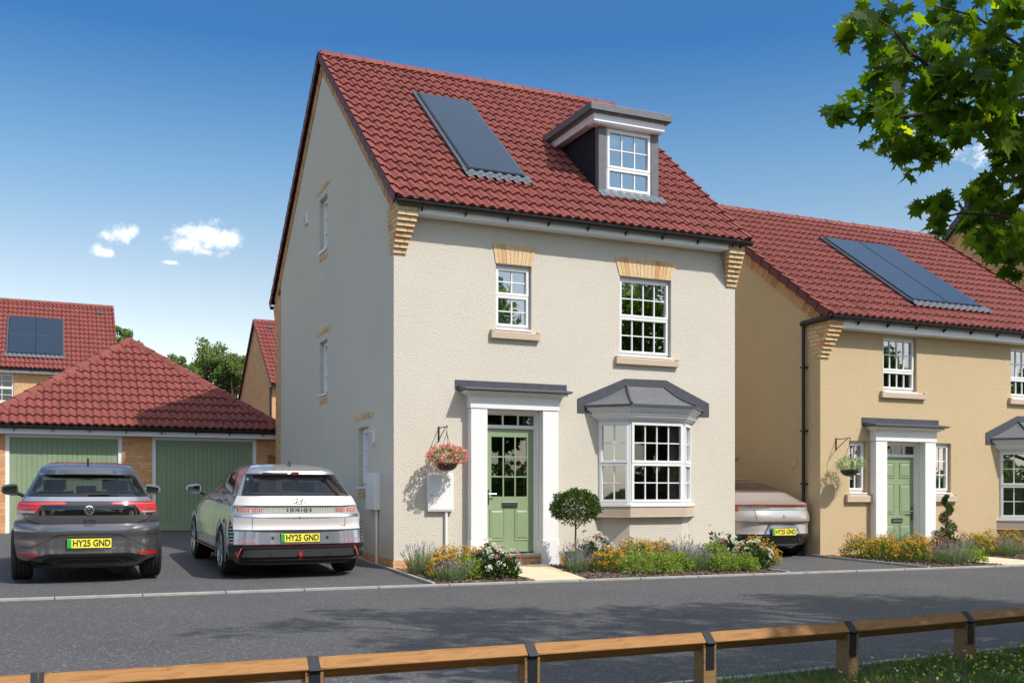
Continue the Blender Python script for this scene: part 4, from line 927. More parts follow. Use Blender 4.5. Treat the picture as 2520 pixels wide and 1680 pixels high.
def text_mesh(txt, size, sx, center=True):
    cu = bpy.data.curves.new('lettering', 'FONT'); cu.body = txt; cu.size = size; cu.extrude = .0015; cu.align_x = 'CENTER'; cu.align_y = 'CENTER'; cu.offset = size * .02
    ob = bpy.data.objects.new('lettering', cu); me = bpy.data.meshes.new_from_object(ob); bpy.data.objects.remove(ob)
    vs = [v.co.copy() for v in me.vertices]; fs = [tuple(p.vertices) for p in me.polygons]; return [(v.x * sx, v.y, v.z) for v in vs], fs
class Car:
    def __init__(s, name, label, Wk, Rk, Fk, belt, top, corner, n=5):
        s.W, s.R, s.F = tab(Wk), tab(Rk), tab(Fk); s.belt, s.top, s.corner, s.n = belt, top, tab(corner), n
        s.root = thing(name, (0, 0, 0), label, 'car', 'cars parked on the driveways')
    def rear(s, x, z, off=0):
        w_ = s.W(z); t = min(1, abs(x) / w_); return (x, s.R(z) + s.corner(z) * t ** s.n - off, z)
    def side(s, sg, y, z, off=0):
        return (sg * (s.W(z) * s.taper(y, z) + off), y, z)
    def taper(s, y, z):
        t = (y - (s.F(z) - 1.3)) / 1.3; return 1 - .13 * max(0, t) ** 2
    def loop(s, z):
        w_, r, f, c = s.W(z), s.R(z), s.F(z), s.corner(z); pts = []
        for i in range(41):
            t = math.sin((-1 + i / 20) * math.pi / 2); pts.append((w_ * t, r + c * abs(t) ** s.n, z))
        for i in range(1, 26):
            y = r + c + (f - .5 - r - c) * i / 26; pts.append((w_ * s.taper(y, z), y, z))
        wf = w_ * s.taper(f - .5, z)
        for i in range(21):
            t = math.sin((1 - i / 10) * math.pi / 2); pts.append((wf * t, f - .5 * abs(t) ** 3, z))
        for i in range(25, 0, -1):
            y = r + c + (f - .5 - r - c) * i / 26; pts.append((-w_ * s.taper(y, z), y, z))
        return pts
    def body(s, zs, m, axles, rw=.375):
        mb = MB(); n = 0
        for z in zs: lp = s.loop(z); n = len(lp); mb.v += lp
        for j in range(len(zs) - 1):
            for i in range(n): mb.f.append((j * n + i, j * n + (i + 1) % n, (j + 1) * n + (i + 1) % n, (j + 1) * n + i))
        mb.f += [tuple(range(n - 1, -1, -1)), tuple(range((len(zs) - 1) * n, len(zs) * n))]; mb.m = [0] * len(mb.f)
        ob = mb.build('body', [M[m], M['black']], s.root); ob.data.materials.clear(); ob.data.materials.append(M[m]); ob.data.materials.append(M['black'])
        bm = bmesh.new(); bm.from_mesh(ob.data); bmesh.ops.recalc_face_normals(bm, faces=bm.faces[:]); bm.to_mesh(ob.data); bm.free()
        tmp = []
        for ay in axles:
            for sg in (-1, 1):
                c = MB().tube([(sg * .52, ay, .34), (sg * 1.2, ay, .34)], rw, 40).build('cutter', M['black']); tmp.append(c)
                bm = bmesh.new(); bm.from_mesh(c.data); bmesh.ops.recalc_face_normals(bm, faces=bm.faces[:]); bm.to_mesh(c.data); bm.free()
                md = ob.modifiers.new('cut', 'BOOLEAN'); md.operation = 'DIFFERENCE'; md.object = c; md.solver = 'EXACT'
        bpy.context.view_layer.update()
        dg = bpy.context.evaluated_depsgraph_get(); me = bpy.data.meshes.new_from_object(ob.evaluated_get(dg)); ob.modifiers.clear(); ob.data = me
        for c in tmp: bpy.data.objects.remove(c)
        for p in me.polygons:
            x, y, z = p.center
            if any(math.hypot(y - ay, z - .34) < rw + .004 for ay in axles) and abs(x) < s.W(z) - .012: p.material_index = 1
            elif z < zs[0] + .001: p.material_index = 1
            p.use_smooth = True
        me.set_sharp_from_angle(angle=rad(30)); s.bodyob = ob; return ob
    def shell(s, zs, m, holes_rear, holes_side, wind=True):
        mb = MB(); lps = [s.loop(z) for z in zs]; n = len(lps[0])
        for lp in lps: mb.v += lp
        def inpoly(p, q):
            c = False
            for i in range(len(q)):
                (a, b), (d, e) = q[i], q[(i + 1) % len(q)]
                if (b > p[1]) != (e > p[1]) and p[0] < (d - a) * (p[1] - b) / (e - b) + a: c = not c
            return c
        for j in range(len(zs) - 1):
            for i in range(n):
                k = (i + 1) % n; c = [(lps[j][i][q] + lps[j][k][q] + lps[j + 1][i][q] + lps[j + 1][k][q]) / 4 for q in range(3)]
                if i < 40 and any(inpoly((c[0], c[2]), h) for h in holes_rear): continue
                if (40 <= i < 66 or i >= 87) and any(inpoly((c[1], c[2]), h) for h in holes_side): continue
                if wind and 67 <= i < 86 and c[2] < s.top - .14 and abs(c[0]) < s.W(c[2]) * .9: continue
                mb.f.append((j * n + i, j * n + k, (j + 1) * n + k, (j + 1) * n + i))
        mb.f.append(tuple(range((len(zs) - 1) * n, len(zs) * n))); mb.m = [0] * len(mb.f)
        o = mb.build('roof', M[m], s.root, smooth=True); return o
    def patch(s, name, poly, off, m, parent=None, face='rear', sg=1, th=.012, step=.05, label=None):
        bm = bmesh.new(); bm.faces.new([bm.verts.new((u, v, 0)) for u, v in poly])
        us = [p[0] for p in poly]; vs = [p[1] for p in poly]
        u = min(us) + step
        while u < max(us): bmesh.ops.bisect_plane(bm, geom=bm.verts[:] + bm.edges[:] + bm.faces[:], plane_co=(u, 0, 0), plane_no=(1, 0, 0)); u += step
        v = min(vs) + step
        while v < max(vs): bmesh.ops.bisect_plane(bm, geom=bm.verts[:] + bm.edges[:] + bm.faces[:], plane_co=(0, v, 0), plane_no=(0, 1, 0)); v += step
        f = (lambda a, b, o: s.rear(a, b, o)) if face == 'rear' else (lambda a, b, o: s.side(sg, a, b, o))
        bm.verts.index_update(); n = len(bm.verts); bd = [e for e in bm.edges if len(e.link_faces) == 1]
        mb = MB(); mb.add([f(w_.co.x, w_.co.y, off) for w_ in bm.verts], [tuple(w_.index for w_ in q.verts) for q in bm.faces])
        if th: mb.v += [f(w_.co.x, w_.co.y, off - th) for w_ in bm.verts]; mb.f += [(e.verts[0].index, e.verts[1].index, n + e.verts[1].index, n + e.verts[0].index) for e in bd]; mb.m = [0] * len(mb.f)
        bm.free(); return mb.build(name, M[m], parent or s.root, smooth=True, label=label)
    def strip(s, name, pts, w_, off, m, parent=None, face='rear', sg=1):
        """a thin line following the body surface"""
        mb = MB(); f = (lambda a, b, o: s.rear(a, b, o)) if face == 'rear' else (lambda a, b, o: s.side(sg, a, b, o)); P = []
        for (a, b), (c, d) in zip(pts, pts[1:]):
            n = max(1, int(math.hypot(c - a, d - b) / .05)); P += [(a + (c - a) * k / n, b + (d - b) * k / n) for k in range(n)]
        P.append(pts[-1]); vs = []
        for i, p in enumerate(P):
            q0, q1 = P[max(0, i - 1)], P[min(len(P) - 1, i + 1)]; L = math.hypot(q1[0] - q0[0], q1[1] - q0[1]) or 1; nx, nz_ = -(q1[1] - q0[1]) / L * w_ / 2, (q1[0] - q0[0]) / L * w_ / 2
            vs += [f(p[0] + nx, p[1] + nz_, off), f(p[0] - nx, p[1] - nz_, off)]
        return mb.add(vs, [(2 * i, 2 * i + 1, 2 * i + 3, 2 * i + 2) for i in range(len(P) - 1)]).build(name, M[m], parent or s.root)
    def window(s, poly, face='rear', sg=1, name='rear_window', inset=.05, dark='gloss_black'):
        g = s.patch(name, poly, .006, 'glass_car', face=face, sg=sg, th=0)
        cx = sum(p[0] for p in poly) / len(poly); cz = sum(p[1] for p in poly) / len(poly); f = (lambda a, b, o: s.rear(a, b, o)) if face == 'rear' else (lambda a, b, o: s.side(sg, a, b, o))
        mb = MB(); n = len(poly)
        for i in range(n):
            p, q = poly[i], poly[(i + 1) % n]; K = max(1, int(math.hypot(q[0] - p[0], q[1] - p[1]) / .06)); vs = []
            for k in range(K + 1):
                u, v = p[0] + (q[0] - p[0]) * k / K, p[1] + (q[1] - p[1]) * k / K
                r = max(.01, math.hypot(u - cx, v - cz)); e = min(.45, inset / max(.06, min(abs(v - cz) + .05, r)))
                vs += [f(u, v, .009), f(u + (cx - u) * e * .35, v + (cz - v) * e, .009)]
            mb.add(vs, [(2 * k, 2 * k + 1, 2 * k + 3, 2 * k + 2) for k in range(K)])
        mb.build('window_surround', M[dark], g); return g
    def plate(s, z0, z1, y=None, hw=.265):
        zc = (z0 + z1) / 2; yy = (s.rear(0, zc)[1] if y is None else y) - .018
        p = MB().box(-hw, hw, yy, yy + .012, z0, z1).build('registration_plate', M['yellow'], s.root, bevel=.003)
        MB().box(-hw + .002, -hw + .05, yy - .0015, yy, z0 + .002, z1 - .002).build('green_band', M['plate_green'], p)
        MB().box(-hw - .006, hw + .006, yy + .012, yy + .03, z0 - .006, z1 + .006).build('plate_holder', M['black'], p)
        vs, fs = text_mesh('HY25 GND', .118, .79)
        MB().add([(v[0] + .026, yy - .0015 - v[2], v[1] + zc) for v in vs], fs).build('lettering', M['ink'], p)
    def text(s, txt, x, z, size, sx, m, parent, off=.006, slant=0):
        vs, fs = text_mesh(txt, size, sx); MB().add([(lambda q: (q[0], q[1] - v[2], q[2]))(s.rear(x + v[0] + slant * v[1], z + v[1], off)) for v in vs], fs).build('lettering', M[m], parent)
    def wheel(s, sg, y, r=.34, w_=.235, track=.79, spokes=5, z=None):
        xo = sg * track; z = z or r; prof = [(r * .60, -w_ / 2), (r * .88, -w_ / 2 - .004), (r * .975, -w_ / 2 + .018)]
        for k in range(5):
            a = -w_ / 2 + .03 + k * (w_ - .06) / 4.0
            if k < 4: prof += [(r, a), (r, a + .032), (r - .012, a + .034), (r - .012, a + .040)] if a + .045 < w_ / 2 - .02 else [(r, a)]
        prof += [(r, w_ / 2 - .03), (r * .975, w_ / 2 - .018), (r * .88, w_ / 2 + .004), (r * .60, w_ / 2)]
        wh = MB().lathe(prof, (xo, y, z), 'x', 48); 
        t = wh.build('wheel', M['rubber'], s.root, smooth=True); ri = r * .70; o_ = sg * w_ / 2
        MB().lathe([(ri, -w_ * .4 * sg), (ri, o_ + sg * .004), (ri - .014, o_ + sg * .006), (ri - .02, o_ - sg * .02)], (xo, y, z), 'x', 40).build('rim', M['rim'], t, smooth=True)
        sp = MB(); n = spokes
        for k in range(n):
            a = 2 * math.pi * k / n + .3
            for da in (-.16, .16):
                p = [(math.cos(a + da * .5) * .05, math.sin(a + da * .5) * .05), (math.cos(a + da * 1.0) * ri, math.sin(a + da) * ri)]
                sp.tube([(xo + o_ - sg * .03, y + p[0][0], z + p[0][1]), (xo + o_ - sg * .01, y + p[1][0], z + p[1][1])], [.018, .014], 6)
        sp.tube([(xo + o_ - sg * .05, y, z), (xo + o_ - sg * .008, y, z)], .06, 16); sp.build('spokes', M['rim'], t, smooth=True)
        MB().tube([(xo + o_ - sg * .09, y, z), (xo + o_ - sg * .075, y, z)], ri * .8, 24).build('brake_disc', M['darkmetal'], t)
        sip = MB()
        for k in range(58):
            a = 2 * math.pi * k / 58
            for (b0, b1, dy) in ((-.42, -.24, .02), (-.20, -.03, -.02), (.03, .20, .02), (.24, .42, -.02)):
                c0, c1 = (a, a + dy * 3); rr = r + .0012
                sip.add([(xo + b * w_, y + rr * math.cos(c + e), z + rr * math.sin(c + e)) for b, c in ((b0, c0), (b1, c1)) for e in (-.006, .006)], [(0, 1, 3, 2)])
        sip.build('tread_grooves', M['ink'], t)
        MB().tube([(0, y, z), (xo, y, z)], .05, 8).build('axle', M['black'], t)
        return t
    def seats(s, rows, hz):
        for (y, xs) in rows:
            for x in xs:
                m = MB().box(x - .24, x + .24, y, y + .12, .5, hz - .17).box(x - .13, x + .13, y, y + .09, hz - .15, hz).box(x - .06, x - .04, y + .03, y + .05, hz - .2, hz - .1).box(x + .04, x + .06, y + .03, y + .05, hz - .2, hz - .1)
                m.build('seat', M['seat'], s.root, bevel=.03)
    def mirror(s, sg, x, y, z, m, w_=.12, h=.085, d=.10):
        mb = MB(); n = 14; vs = []
        for j, (dy, sc_) in enumerate(((0, .88), (.02, 1), (.06, .95), (.10, .75), (.13, .35))):
            for k in range(n):
                a = 2 * math.pi * k / n; ca, sa = math.cos(a), math.sin(a); e = 3
                cx = math.copysign(abs(ca) ** (2 / e), ca); cz = math.copysign(abs(sa) ** (2 / e), sa)
                vs.append((x + sg * (.0 + cx * w_ * sc_) , y + dy, z + cz * h * sc_ * (1 - .22 * cx) ))
        mb.add(vs, [(j * n + k, j * n + (k + 1) % n, (j + 1) * n + (k + 1) % n, (j + 1) * n + k) for j in range(4) for k in range(n)] + [tuple(range(n)), tuple(range(4 * n, 5 * n))])
        o = mb.build('mirror', M[m], s.root, smooth=True); 
        MB().tube([(x - sg * w_ * .8, y + .06, z - h * .6), (x - sg * (w_ + .07), y + .09, z - h * 1.1)], .028, 8).build('mirror_arm', M['black'], o)
        MB().prism([(-w_ * .8, -h * .7), (w_ * .7, -h * .6), (w_ * .72, h * .45), (-w_ * .8, h * .75)], lambda a, b: (x + sg * a, y - .004, z + b), lambda a, b: (x + sg * a, y + .004, z + b)).build('mirror_glass', M['mirror_surface'], o)
        return o
def fin(s, x, y, z, m='black', h=.06, l=.16):
    o = MB().prism([(y, z - .04), (y + l, z - .04), (y + l * .7, z + .01), (y + .015, z + h), (y + .004, z + h * .9)], lambda a, b: (x - .012, a, b), lambda a, b: (x + .012, a, b))
    o.build('aerial', M[m], s.root, smooth=False, bevel=.006)
fr_ = lambda a, b, n: [a + (b - a) * i / n for i in range(n + 1)]
# ---- grey hatchback
c1 = Car('hatchback_car', 'dark grey electric hatchback with black tail panel, outside the lit garage door',
         [(.18, .72), (.24, .80), (.30, .85), (.5, .885), (.75, .895), (.88, .875), (.95, .85), (1.05, .805), (1.12, .765), (1.40, .62), (1.50, .57), (1.545, .50), (1.57, .38)],
         [(.18, .22), (.24, .14), (.30, .05), (.36, .01), (.44, .02), (.58, .03), (.66, .0), (.73, .02), (.76, .075), (.80, .06), (.88, .05), (.98, .055), (1.05, .09), (1.12, .15), (1.30, .33), (1.39, .43), (1.40, .36), (1.46, .37), (1.52, .52), (1.55, .8), (1.57, 1.0)],
         [(.18, 4.0), (.3, 4.2), (.6, 4.26), (.8, 4.2), (.95, 4.0), (1.03, 3.5), (1.1, 3.2), (1.4, 2.45), (1.52, 2.1), (1.57, 1.9)], 1.05, 1.57, [(.2, .30), (.9, .34), (1.0, .30), (1.39, .22), (1.4, .3), (1.57, .25)], 5)
c1.body(fr_(.18, 1.05, 34), 'paint1', (.72, 3.49))
rw1 = [(-.70, 1.10), (.70, 1.10), (.585, 1.375), (-.585, 1.375)]
sd1 = [[(.75, 1.10), (3.0, 1.08), (2.3, 1.44), (1.1, 1.44)]]
c1.shell(fr_(1.05, 1.36, 12) + [1.385, 1.40, 1.42, 1.46, 1.49, 1.52, 1.535, 1.55, 1.56, 1.57], 'paint1', [[(-.66, 1.13), (.66, 1.13), (.56, 1.355), (-.56, 1.355)]], [[(.85, 1.12), (2.9, 1.12), (2.25, 1.42), (1.2, 1.42)]])
c1.window([(-.735, 1.115), (.735, 1.115), (.60, 1.385), (-.60, 1.385)])
for sg in (-1, 1): c1.window(sd1[0], 'side', sg, 'side_window')
c1.patch('window_sill_panel', [(-.79, 1.055), (.79, 1.055), (.745, 1.112), (-.745, 1.112)], .008, 'paint2b')
tp = c1.patch('tail_panel', [(-.79, .875), (.79, .875), (.80, 1.05), (-.80, 1.05)], .006, 'gloss_black')
c1.patch('boot_lid', [(-.77, .872), (.77, .872), (.73, .82), (.55, .765), (-.55, .765), (-.73, .82)], .007, 'paint1')
c1.strip('boot_shut_line', [(-.78, .875), (-.73, .818), (-.55, .76), (.55, .76), (.73, .818), (.78, .875)], .008, .009, 'black')
for sg in (-1, 1):
    q = lambda pts: [(sg * a, b) for a, b in pts]
    tl = c1.patch('tail_light', q([(.865, .90), (.64, .90), (.565, 1.005), (.29, 1.012), (.26, 1.03), (.31, 1.05), (.835, 1.05)]), .012, 'red_lens')
    c1.strip('light_bar', q([(.83, .918), (.645, .918)]), .016, .022, 'clear_lens', tl); c1.strip('light_bar', q([(.80, .965), (.66, .965)]), .018, .022, 'orange_lens', tl); c1.strip('light_edge', q([(.82, 1.022), (.60, 1.022), (.30, 1.026)]), .007, .022, 'pink_dash', tl)
    c1.patch('reflector', q([(.855, .345), (.62, .35), (.60, .385), (.84, .39)]), .012, 'red_lens')
    c1.strip('bumper_crease', q([(.80, .47), (.70, .46), (.50, .56), (.36, .625), (0, .628)]), .016, .004, 'crease')
em = c1.patch('badge', [(.058 * math.cos(a), .94 + .058 * math.sin(a)) for a in [k * math.pi / 12 for k in range(24)]], .014, 'gloss_black', tp, th=.006)
c1.strip('badge_ring', [(.055 * math.cos(k * math.pi / 10), .94 + .055 * math.sin(k * math.pi / 10)) for k in range(21)], .010, .020, 'chrome', em)
c1.strip('badge_letter', [(-.026, .985), (.0, .945), (.026, .985)], .010, .020, 'chrome', em); c1.strip('badge_letter', [(-.042, .965), (-.020, .900), (.0, .938), (.020, .900), (.042, .965)], .010, .0205, 'chrome', em)
c1.text('GTX', 0, .80, .045, 1.6, 'darkmetal', c1.bodyob, .010)
dfu = c1.patch('diffuser', [(-.86, .235), (-.80, .225), (.80, .225), (.86, .235), (.66, .33), (.50, .385), (-.50, .385), (-.66, .33)], .014, 'gloss_black')
c1.patch('diffuser_grille', [(-.60, .25), (.60, .25), (.44, .345), (-.44, .345)], .022, 'rubber', dfu); c1.strip('diffuser_trim', [(-.60, .255), (-.44, .262), (-.34, .31), (.34, .31), (.44, .262), (.60, .255)], .014, .03, 'gloss_black', dfu)
c1.plate(.455, .575, y=.0)
w1 = c1.patch('wiper', [(-.01, 1.135), (.24, 1.14), (.24, 1.165), (.0, 1.165)], .035, 'black'); c1.strip('wiper_blade', [(.24, 1.148), (.36, 1.142)], .010, .03, 'black', w1)
for sg in (-1, 1):
    for y in (.72, 3.49): c1.wheel(sg, y, .35, .25, .80)
    c1.mirror(sg, sg * 1.02, 2.85, 1.16, 'paint1' if sg < 0 else 'paint2b')
c1.seats([(1.35, (-.42, .42)), (2.2, (-.38, .38))], 1.32); c1.seats([(1.32, (0,))], 1.24)
MB().box(-.62, .62, .55, 3.3, .30, .5).build('cabin_floor', M['seat'], c1.root); MB().box(-.65, .65, .95, 3.3, .17, .3).build('underbody', M['black'], c1.root)
fin(c1, 0, .60, 1.56); c1.strip('high_brake_light', [(-.28, 1.403), (.28, 1.403)], .012, .012, 'red_lens')
for x_ in (-.32, .33): MB().box(x_ - .12, x_ + .12, .35, .6, .13, .22).box(x_ - .05, x_ + .07, .4, .5, .09, .14).build('tow_mount', M['rubber'], c1.root)
c1.root.location = (-4.33, -.70, .015); c1.root.rotation_euler = (rad(1.2), 0, 0)
# ---- silver crossover
c2 = Car('crossover_car', 'pale silver crossover with red-edged bumper and dotted tail light bar beside the house', 
         [(.18, .78), (.26, .86), (.32, .93), (.48, .945), (.66, .935), (.88, .90), (1.0, .86), (1.12, .79), (1.2, .75), (1.42, .64), (1.50, .575), (1.54, .50), (1.57, .38)],
         [(.18, .20), (.27, .05), (.29, .03), (.45, .045), (.47, .0), (.66, .02), (.69, .06), (.86, .04), (.89, .07), (.98, .085), (1.0, .06), (1.12, .11), (1.3, .30), (1.41, .42), (1.42, .34), (1.47, .36), (1.52, .55), (1.55, .8), (1.57, 1.0)],
         [(.18, 4.3), (.3, 4.6), (.6, 4.7), (.85, 4.6), (1.0, 4.2), (1.07, 3.9), (1.12, 3.6), (1.42, 2.7), (1.53, 2.3), (1.57, 2.0)], 1.12, 1.57, [(.2, .16), (.9, .2), (1.12, .22), (1.57, .26)], 7)
c2.body(fr_(.18, 1.12, 36), 'paint2', (.82, 3.82), .40)
c2.shell(fr_(1.12, 1.39, 12) + [1.405, 1.415, 1.43, 1.47, 1.50, 1.52, 1.54, 1.55, 1.56, 1.57], 'paint2', [[(-.69, 1.15), (.69, 1.15), (.57, 1.385), (-.57, 1.385)]], [[(.95, 1.16), (3.3, 1.16), (2.5, 1.42), (1.5, 1.42)]])
c2.window([(-.755, 1.13), (.755, 1.13), (.632, 1.405), (-.632, 1.405)], inset=.06)
for sg in (-1, 1):
    g = c2.window([(.80, 1.14), (3.55, 1.13), (2.55, 1.45), (1.35, 1.45)], 'side', sg, 'side_window', inset=.04)
    c2.strip('window_pillar', [(1.75, 1.14), (1.80, 1.45)], .05, .012, 'gloss_black', g, 'side', sg)
    c2.strip('door_line', [(.95, 1.05), (1.6, 1.03), (3.6, 1.0)], .01, .004, 'black', None, 'side', sg)
    c2.strip('door_line', [(1.75, 1.12), (1.68, .8), (1.45, .5), (1.45, .36)], .009, .004, 'black', None, 'side', sg); c2.strip('door_line', [(2.85, 1.12), (2.85, .36)], .009, .004, 'black', None, 'side', sg)
    sk = c2.patch('side_skirt', [(1.28, .20), (3.36, .20), (3.36, .33), (1.28, .33)], .03, 'gloss_black', face='side', sg=sg); c2.strip('skirt_trim', [(1.25, .335), (3.38, .325)], .02, .036, 'red_pale', sk, 'side', sg)
    for ay in (.82, 3.82):
        mb = MB(); vs = []
        for k in range(25):
            a = math.pi * (-.08 + 1.16 * k / 24)
            for rr, oo in ((.402, .006), (.44, .012), (.46, .0)): vs.append((sg * (c2.W(.5) * c2.taper(ay, .5) + oo), ay - rr * math.cos(a), .34 + rr * math.sin(a)))
        mb.add(vs, [(3 * k + j, 3 * k + 3 + j, 3 * k + 4 + j, 3 * k + 1 + j) for k in range(24) for j in range(2)]).build('wheel_arch', M['paint2'], c2.root, smooth=True)
pr = c2.patch('boot_panel', [(-.86, 1.0), (.86, 1.0), (.80, 1.125), (-.80, 1.125)], .010, 'matt_white', label='pale upper boot panel')
lb = c2.patch('light_bar_panel', [(-.85, .885), (.85, .885), (.84, .985), (-.84, .985)], .004, 'clear_lens')
for sg in (-1, 1):
    q = lambda pts: [(sg * a, b) for a, b in pts]
    for (a, b) in ((.50, .64), (.67, .82)):
        t_ = c2.patch('tail_light', q([(a, .905), (b, .905), (b, .972), (a, .972)]), .008, 'red_lens', lb, th=.002); c2.patch('lens_insert', q([(a + .015, .918), (b - .015, .918), (b - .015, .958), (a + .015, .958)]), .011, 'orange_lens', t_, th=0)
dots = MB()
for i in range(66):
    for j in range(5):
        x_ = -.80 + i * 1.6 / 65; z = .906 + j * .0155; c_ = [c2.rear(x_ + a, z + b, .0125) for a, b in ((-.004, -.004), (.004, -.004), (.004, .004), (-.004, .004))]; dots.add(c_, [(0, 1, 2, 3)])
dots.build('light_pixels', M['white'], lb)
c2.text('I O N I Q 5', .0, .935, .062, 1.15, 'ink', lb, .016)
c2.patch('garnish', [(-.87, .84), (-.3, .826), (0, .822), (.3, .826), (.87, .84), (.865, .882), (-.865, .882)], .012, 'chrome'); c2.strip('red_mark', [(.0, .822), (-.006, .882)], .026, .016, 'red_lens')
lp = c2.patch('boot_panel', [(-.88, .672), (.88, .672), (.865, .836), (.3, .820), (0, .816), (-.3, .820), (-.865, .836)], .010, 'matt_white', label='pale lower boot panel')
for sg in (-1, 1): c2.strip('panel_gap', [(sg * .64, .675), (sg * .64, .83)], .006, .0125, 'black')
c2.text('N', .61, .71, .05, 1.3, 'ink', lp, .013, slant=.3)
em = c2.patch('badge', [(.095 * math.cos(a), 1.055 + .038 * math.sin(a)) for a in [k * math.pi / 12 for k in range(24)]], .013, 'matt_white', pr, th=.002)
c2.strip('badge_ring', [(.092 * math.cos(k * math.pi / 12), 1.055 + .036 * math.sin(k * math.pi / 12)) for k in range(25)], .011, .0155, 'ink', em)
for p in ([(-.05, 1.028), (-.025, 1.083)], [(.025, 1.027), (.05, 1.082)], [(-.04, 1.045), (0, 1.052), (.04, 1.066)]): c2.strip('badge_letter', p, .016, .0156, 'ink', em)
c2.patch('bumper_recess', [(-.86, .655), (.86, .655), (.86, .672), (-.86, .672)], .009, 'ink'); c2.patch('plate_recess', [(-.55, .645), (0, .628), (.55, .645), (.7, .66), (-.7, .66)], .0105, 'ink')
c2.patch('bumper', [(-.90, .475), (.90, .475), (.885, .655), (-.885, .655)], .006, 'paint2b')
for sg in (-1, 1):
    for k in range(7):
        for j in range(2): x_ = sg * (.845 - k * .042 - j * .02); z = .50 + j * .028; c2.patch('reflector', [(x_ - .012, z), (x_ + .012, z), (x_ + .012, z + .018), (x_ - .012, z + .018)], .009, 'pink_dash', c2.bodyob, th=0) if k < 6 else None
    s_ = c2.patch('side_vent', [(sg * .885, .475), (sg * .935, .475), (sg * .935, .66), (sg * .91, .80), (sg * .875, .66)], .012, 'black')
    for k in range(6): c2.strip('vent_slat', [(sg * .885, .50 + k * .045), (sg * .93, .50 + k * .045)], .008, .018, 'paint2b', s_)
    c2.patch('sensor', [(sg * .375 + .02 * math.cos(a), .56 + .02 * math.sin(a)) for a in [k * math.pi / 6 for k in range(12)]], .012, 'ink', c2.bodyob, th=0)
vl_ = c2.patch('lower_valance', [(-.93, .27), (.93, .27), (.945, .47), (-.945, .47)], .012, 'gloss_black')
df = c2.patch('diffuser', [(-.80, .20), (.80, .20), (.74, .44), (-.74, .44)], .03, 'rubber')
c2.strip('red_trim', [(-.86, .25), (-.79, .42), (-.74, .455), (.74, .455), (.79, .42), (.86, .25)], .014, .05, 'red_pale', df); c2.strip('diffuser_edge', [(-.84, .262), (.84, .262)], .014, .06, 'gloss_black', df)
for x_ in (-.40, 0, .40): c2.strip('diffuser_fin', [(x_, .25), (x_, .36 if x_ else .37)], .018 if x_ else .04, .07, 'black' if x_ else 'red_lens', df)
c2.plate(.50, .615, y=.0); c2.strip('high_light', [(-.45, 1.44), (-.10, 1.445)], .012, .014, 'black'); 
sp = c2.patch('spoiler_light', [(-.065, 1.462), (.065, 1.462), (0, 1.405)], .03, 'red_lens')
for sg in (-1, 1):
    for y in (.82, 3.82): c2.wheel(sg, y, .36, .27, .815, 6)
    c2.mirror(sg, sg * 1.04, 3.05, 1.17, 'paint2b', .12, .075)
c2.seats([(1.5, (-.42, .42)), (2.5, (-.4, .4))], 1.30)
MB().box(-.66, .66, .6, 3.6, .32, .55).build('cabin_floor', M['seat'], c2.root); MB().box(-.68, .68, 1.1, 3.5, .18, .32).build('underbody', M['black'], c2.root)
fin(c2, 0, .70, 1.565, 'darkmetal')
c2.root.location = (-1.66, -1.00, .010); c2.root.rotation_euler = (rad(1.4), 0, 0)
# ---- champagne coupe-suv between the houses
c3 = Car('coupe_car', 'champagne coupe with full-width red light bar parked between the two houses', 
         [(.16, .72), (.24, .80), (.45, .86), (.66, .875), (.80, .865), (.92, .84), (1.0, .80), (1.06, .76), (1.2, .66), (1.32, .585), (1.40, .51), (1.47, .40), (1.52, .24)],
         [(.16, .30), (.24, .12), (.42, .02), (.46, .04), (.62, .05), (.67, .0), (.76, .0), (.86, .03), (.92, .05), (.96, .02), (1.0, .02), (1.05, .18), (1.2, .50), (1.22, .58), (1.32, .82), (1.40, 1.08), (1.47, 1.45), (1.52, 2.0)],
         [(.16, 4.5), (.6, 4.7), (.9, 4.5), (1.0, 4.1), (1.1, 3.7), (1.3, 3.1), (1.52, 2.7)], 1.0, 1.52, [(.2, .32), (.9, .36), (1.0, .34), (1.52, .3)], 4)
c3.body(fr_(.16, 1.0, 30), 'paint3', (.82, 3.8), .38)
c3.shell(fr_(1.0, 1.2, 9) + [1.22, 1.25, 1.28, 1.32, 1.36, 1.40, 1.43, 1.45, 1.47, 1.485, 1.5, 1.52], 'paint3', [], [], False)
c3.patch('rear_glass_roof', [(-.61, 1.235), (.61, 1.235), (.56, 1.32), (.49, 1.40), (.38, 1.46), (.22, 1.51), (-.22, 1.51), (-.38, 1.46), (-.49, 1.40), (-.56, 1.32)], .014, 'roof_glass', step=.03); c3.strip('boot_lip', [(-.58, 1.215), (.58, 1.215)], .012, .03, 'black')
lb = c3.patch('light_bar', [(-.80, .88), (.80, .88), (.81, .965), (-.81, .965)], .010, 'clear_lens'); c3.strip('red_bar', [(-.83, .962), (.83, .962)], .026, .02, 'red_lens', lb)
for sg in (-1, 1): c3.patch('tail_light', [(sg * .79, .86), (sg * .835, .86), (sg * .83, .97), (sg * .79, .97)], .014, 'red_lens')
c3.strip('boot_shut_line', [(-.58, .88), (-.56, .70), (-.50, .64), (.50, .64), (.60, .66), (.63, .80)], .006, .006, 'black'); c3.strip('crease', [(-.86, .665), (.86, .665)], .008, .004, 'paint1')
em = c3.strip('badge', [(0, .805), (0, .715)], .006, .012, 'ink'); c3.strip('badge_bar', [(-.035, .76), (.035, .76)], .006, .013, 'ink', em)
c3.patch('bumper_panel', [(-.80, .165), (.80, .165), (.86, .43), (-.86, .43)], .010, 'gloss_black'); c3.patch('bumper_edge', [(-.85, .40), (.85, .40), (.85, .445), (-.85, .445)], .016, 'darkmetal')
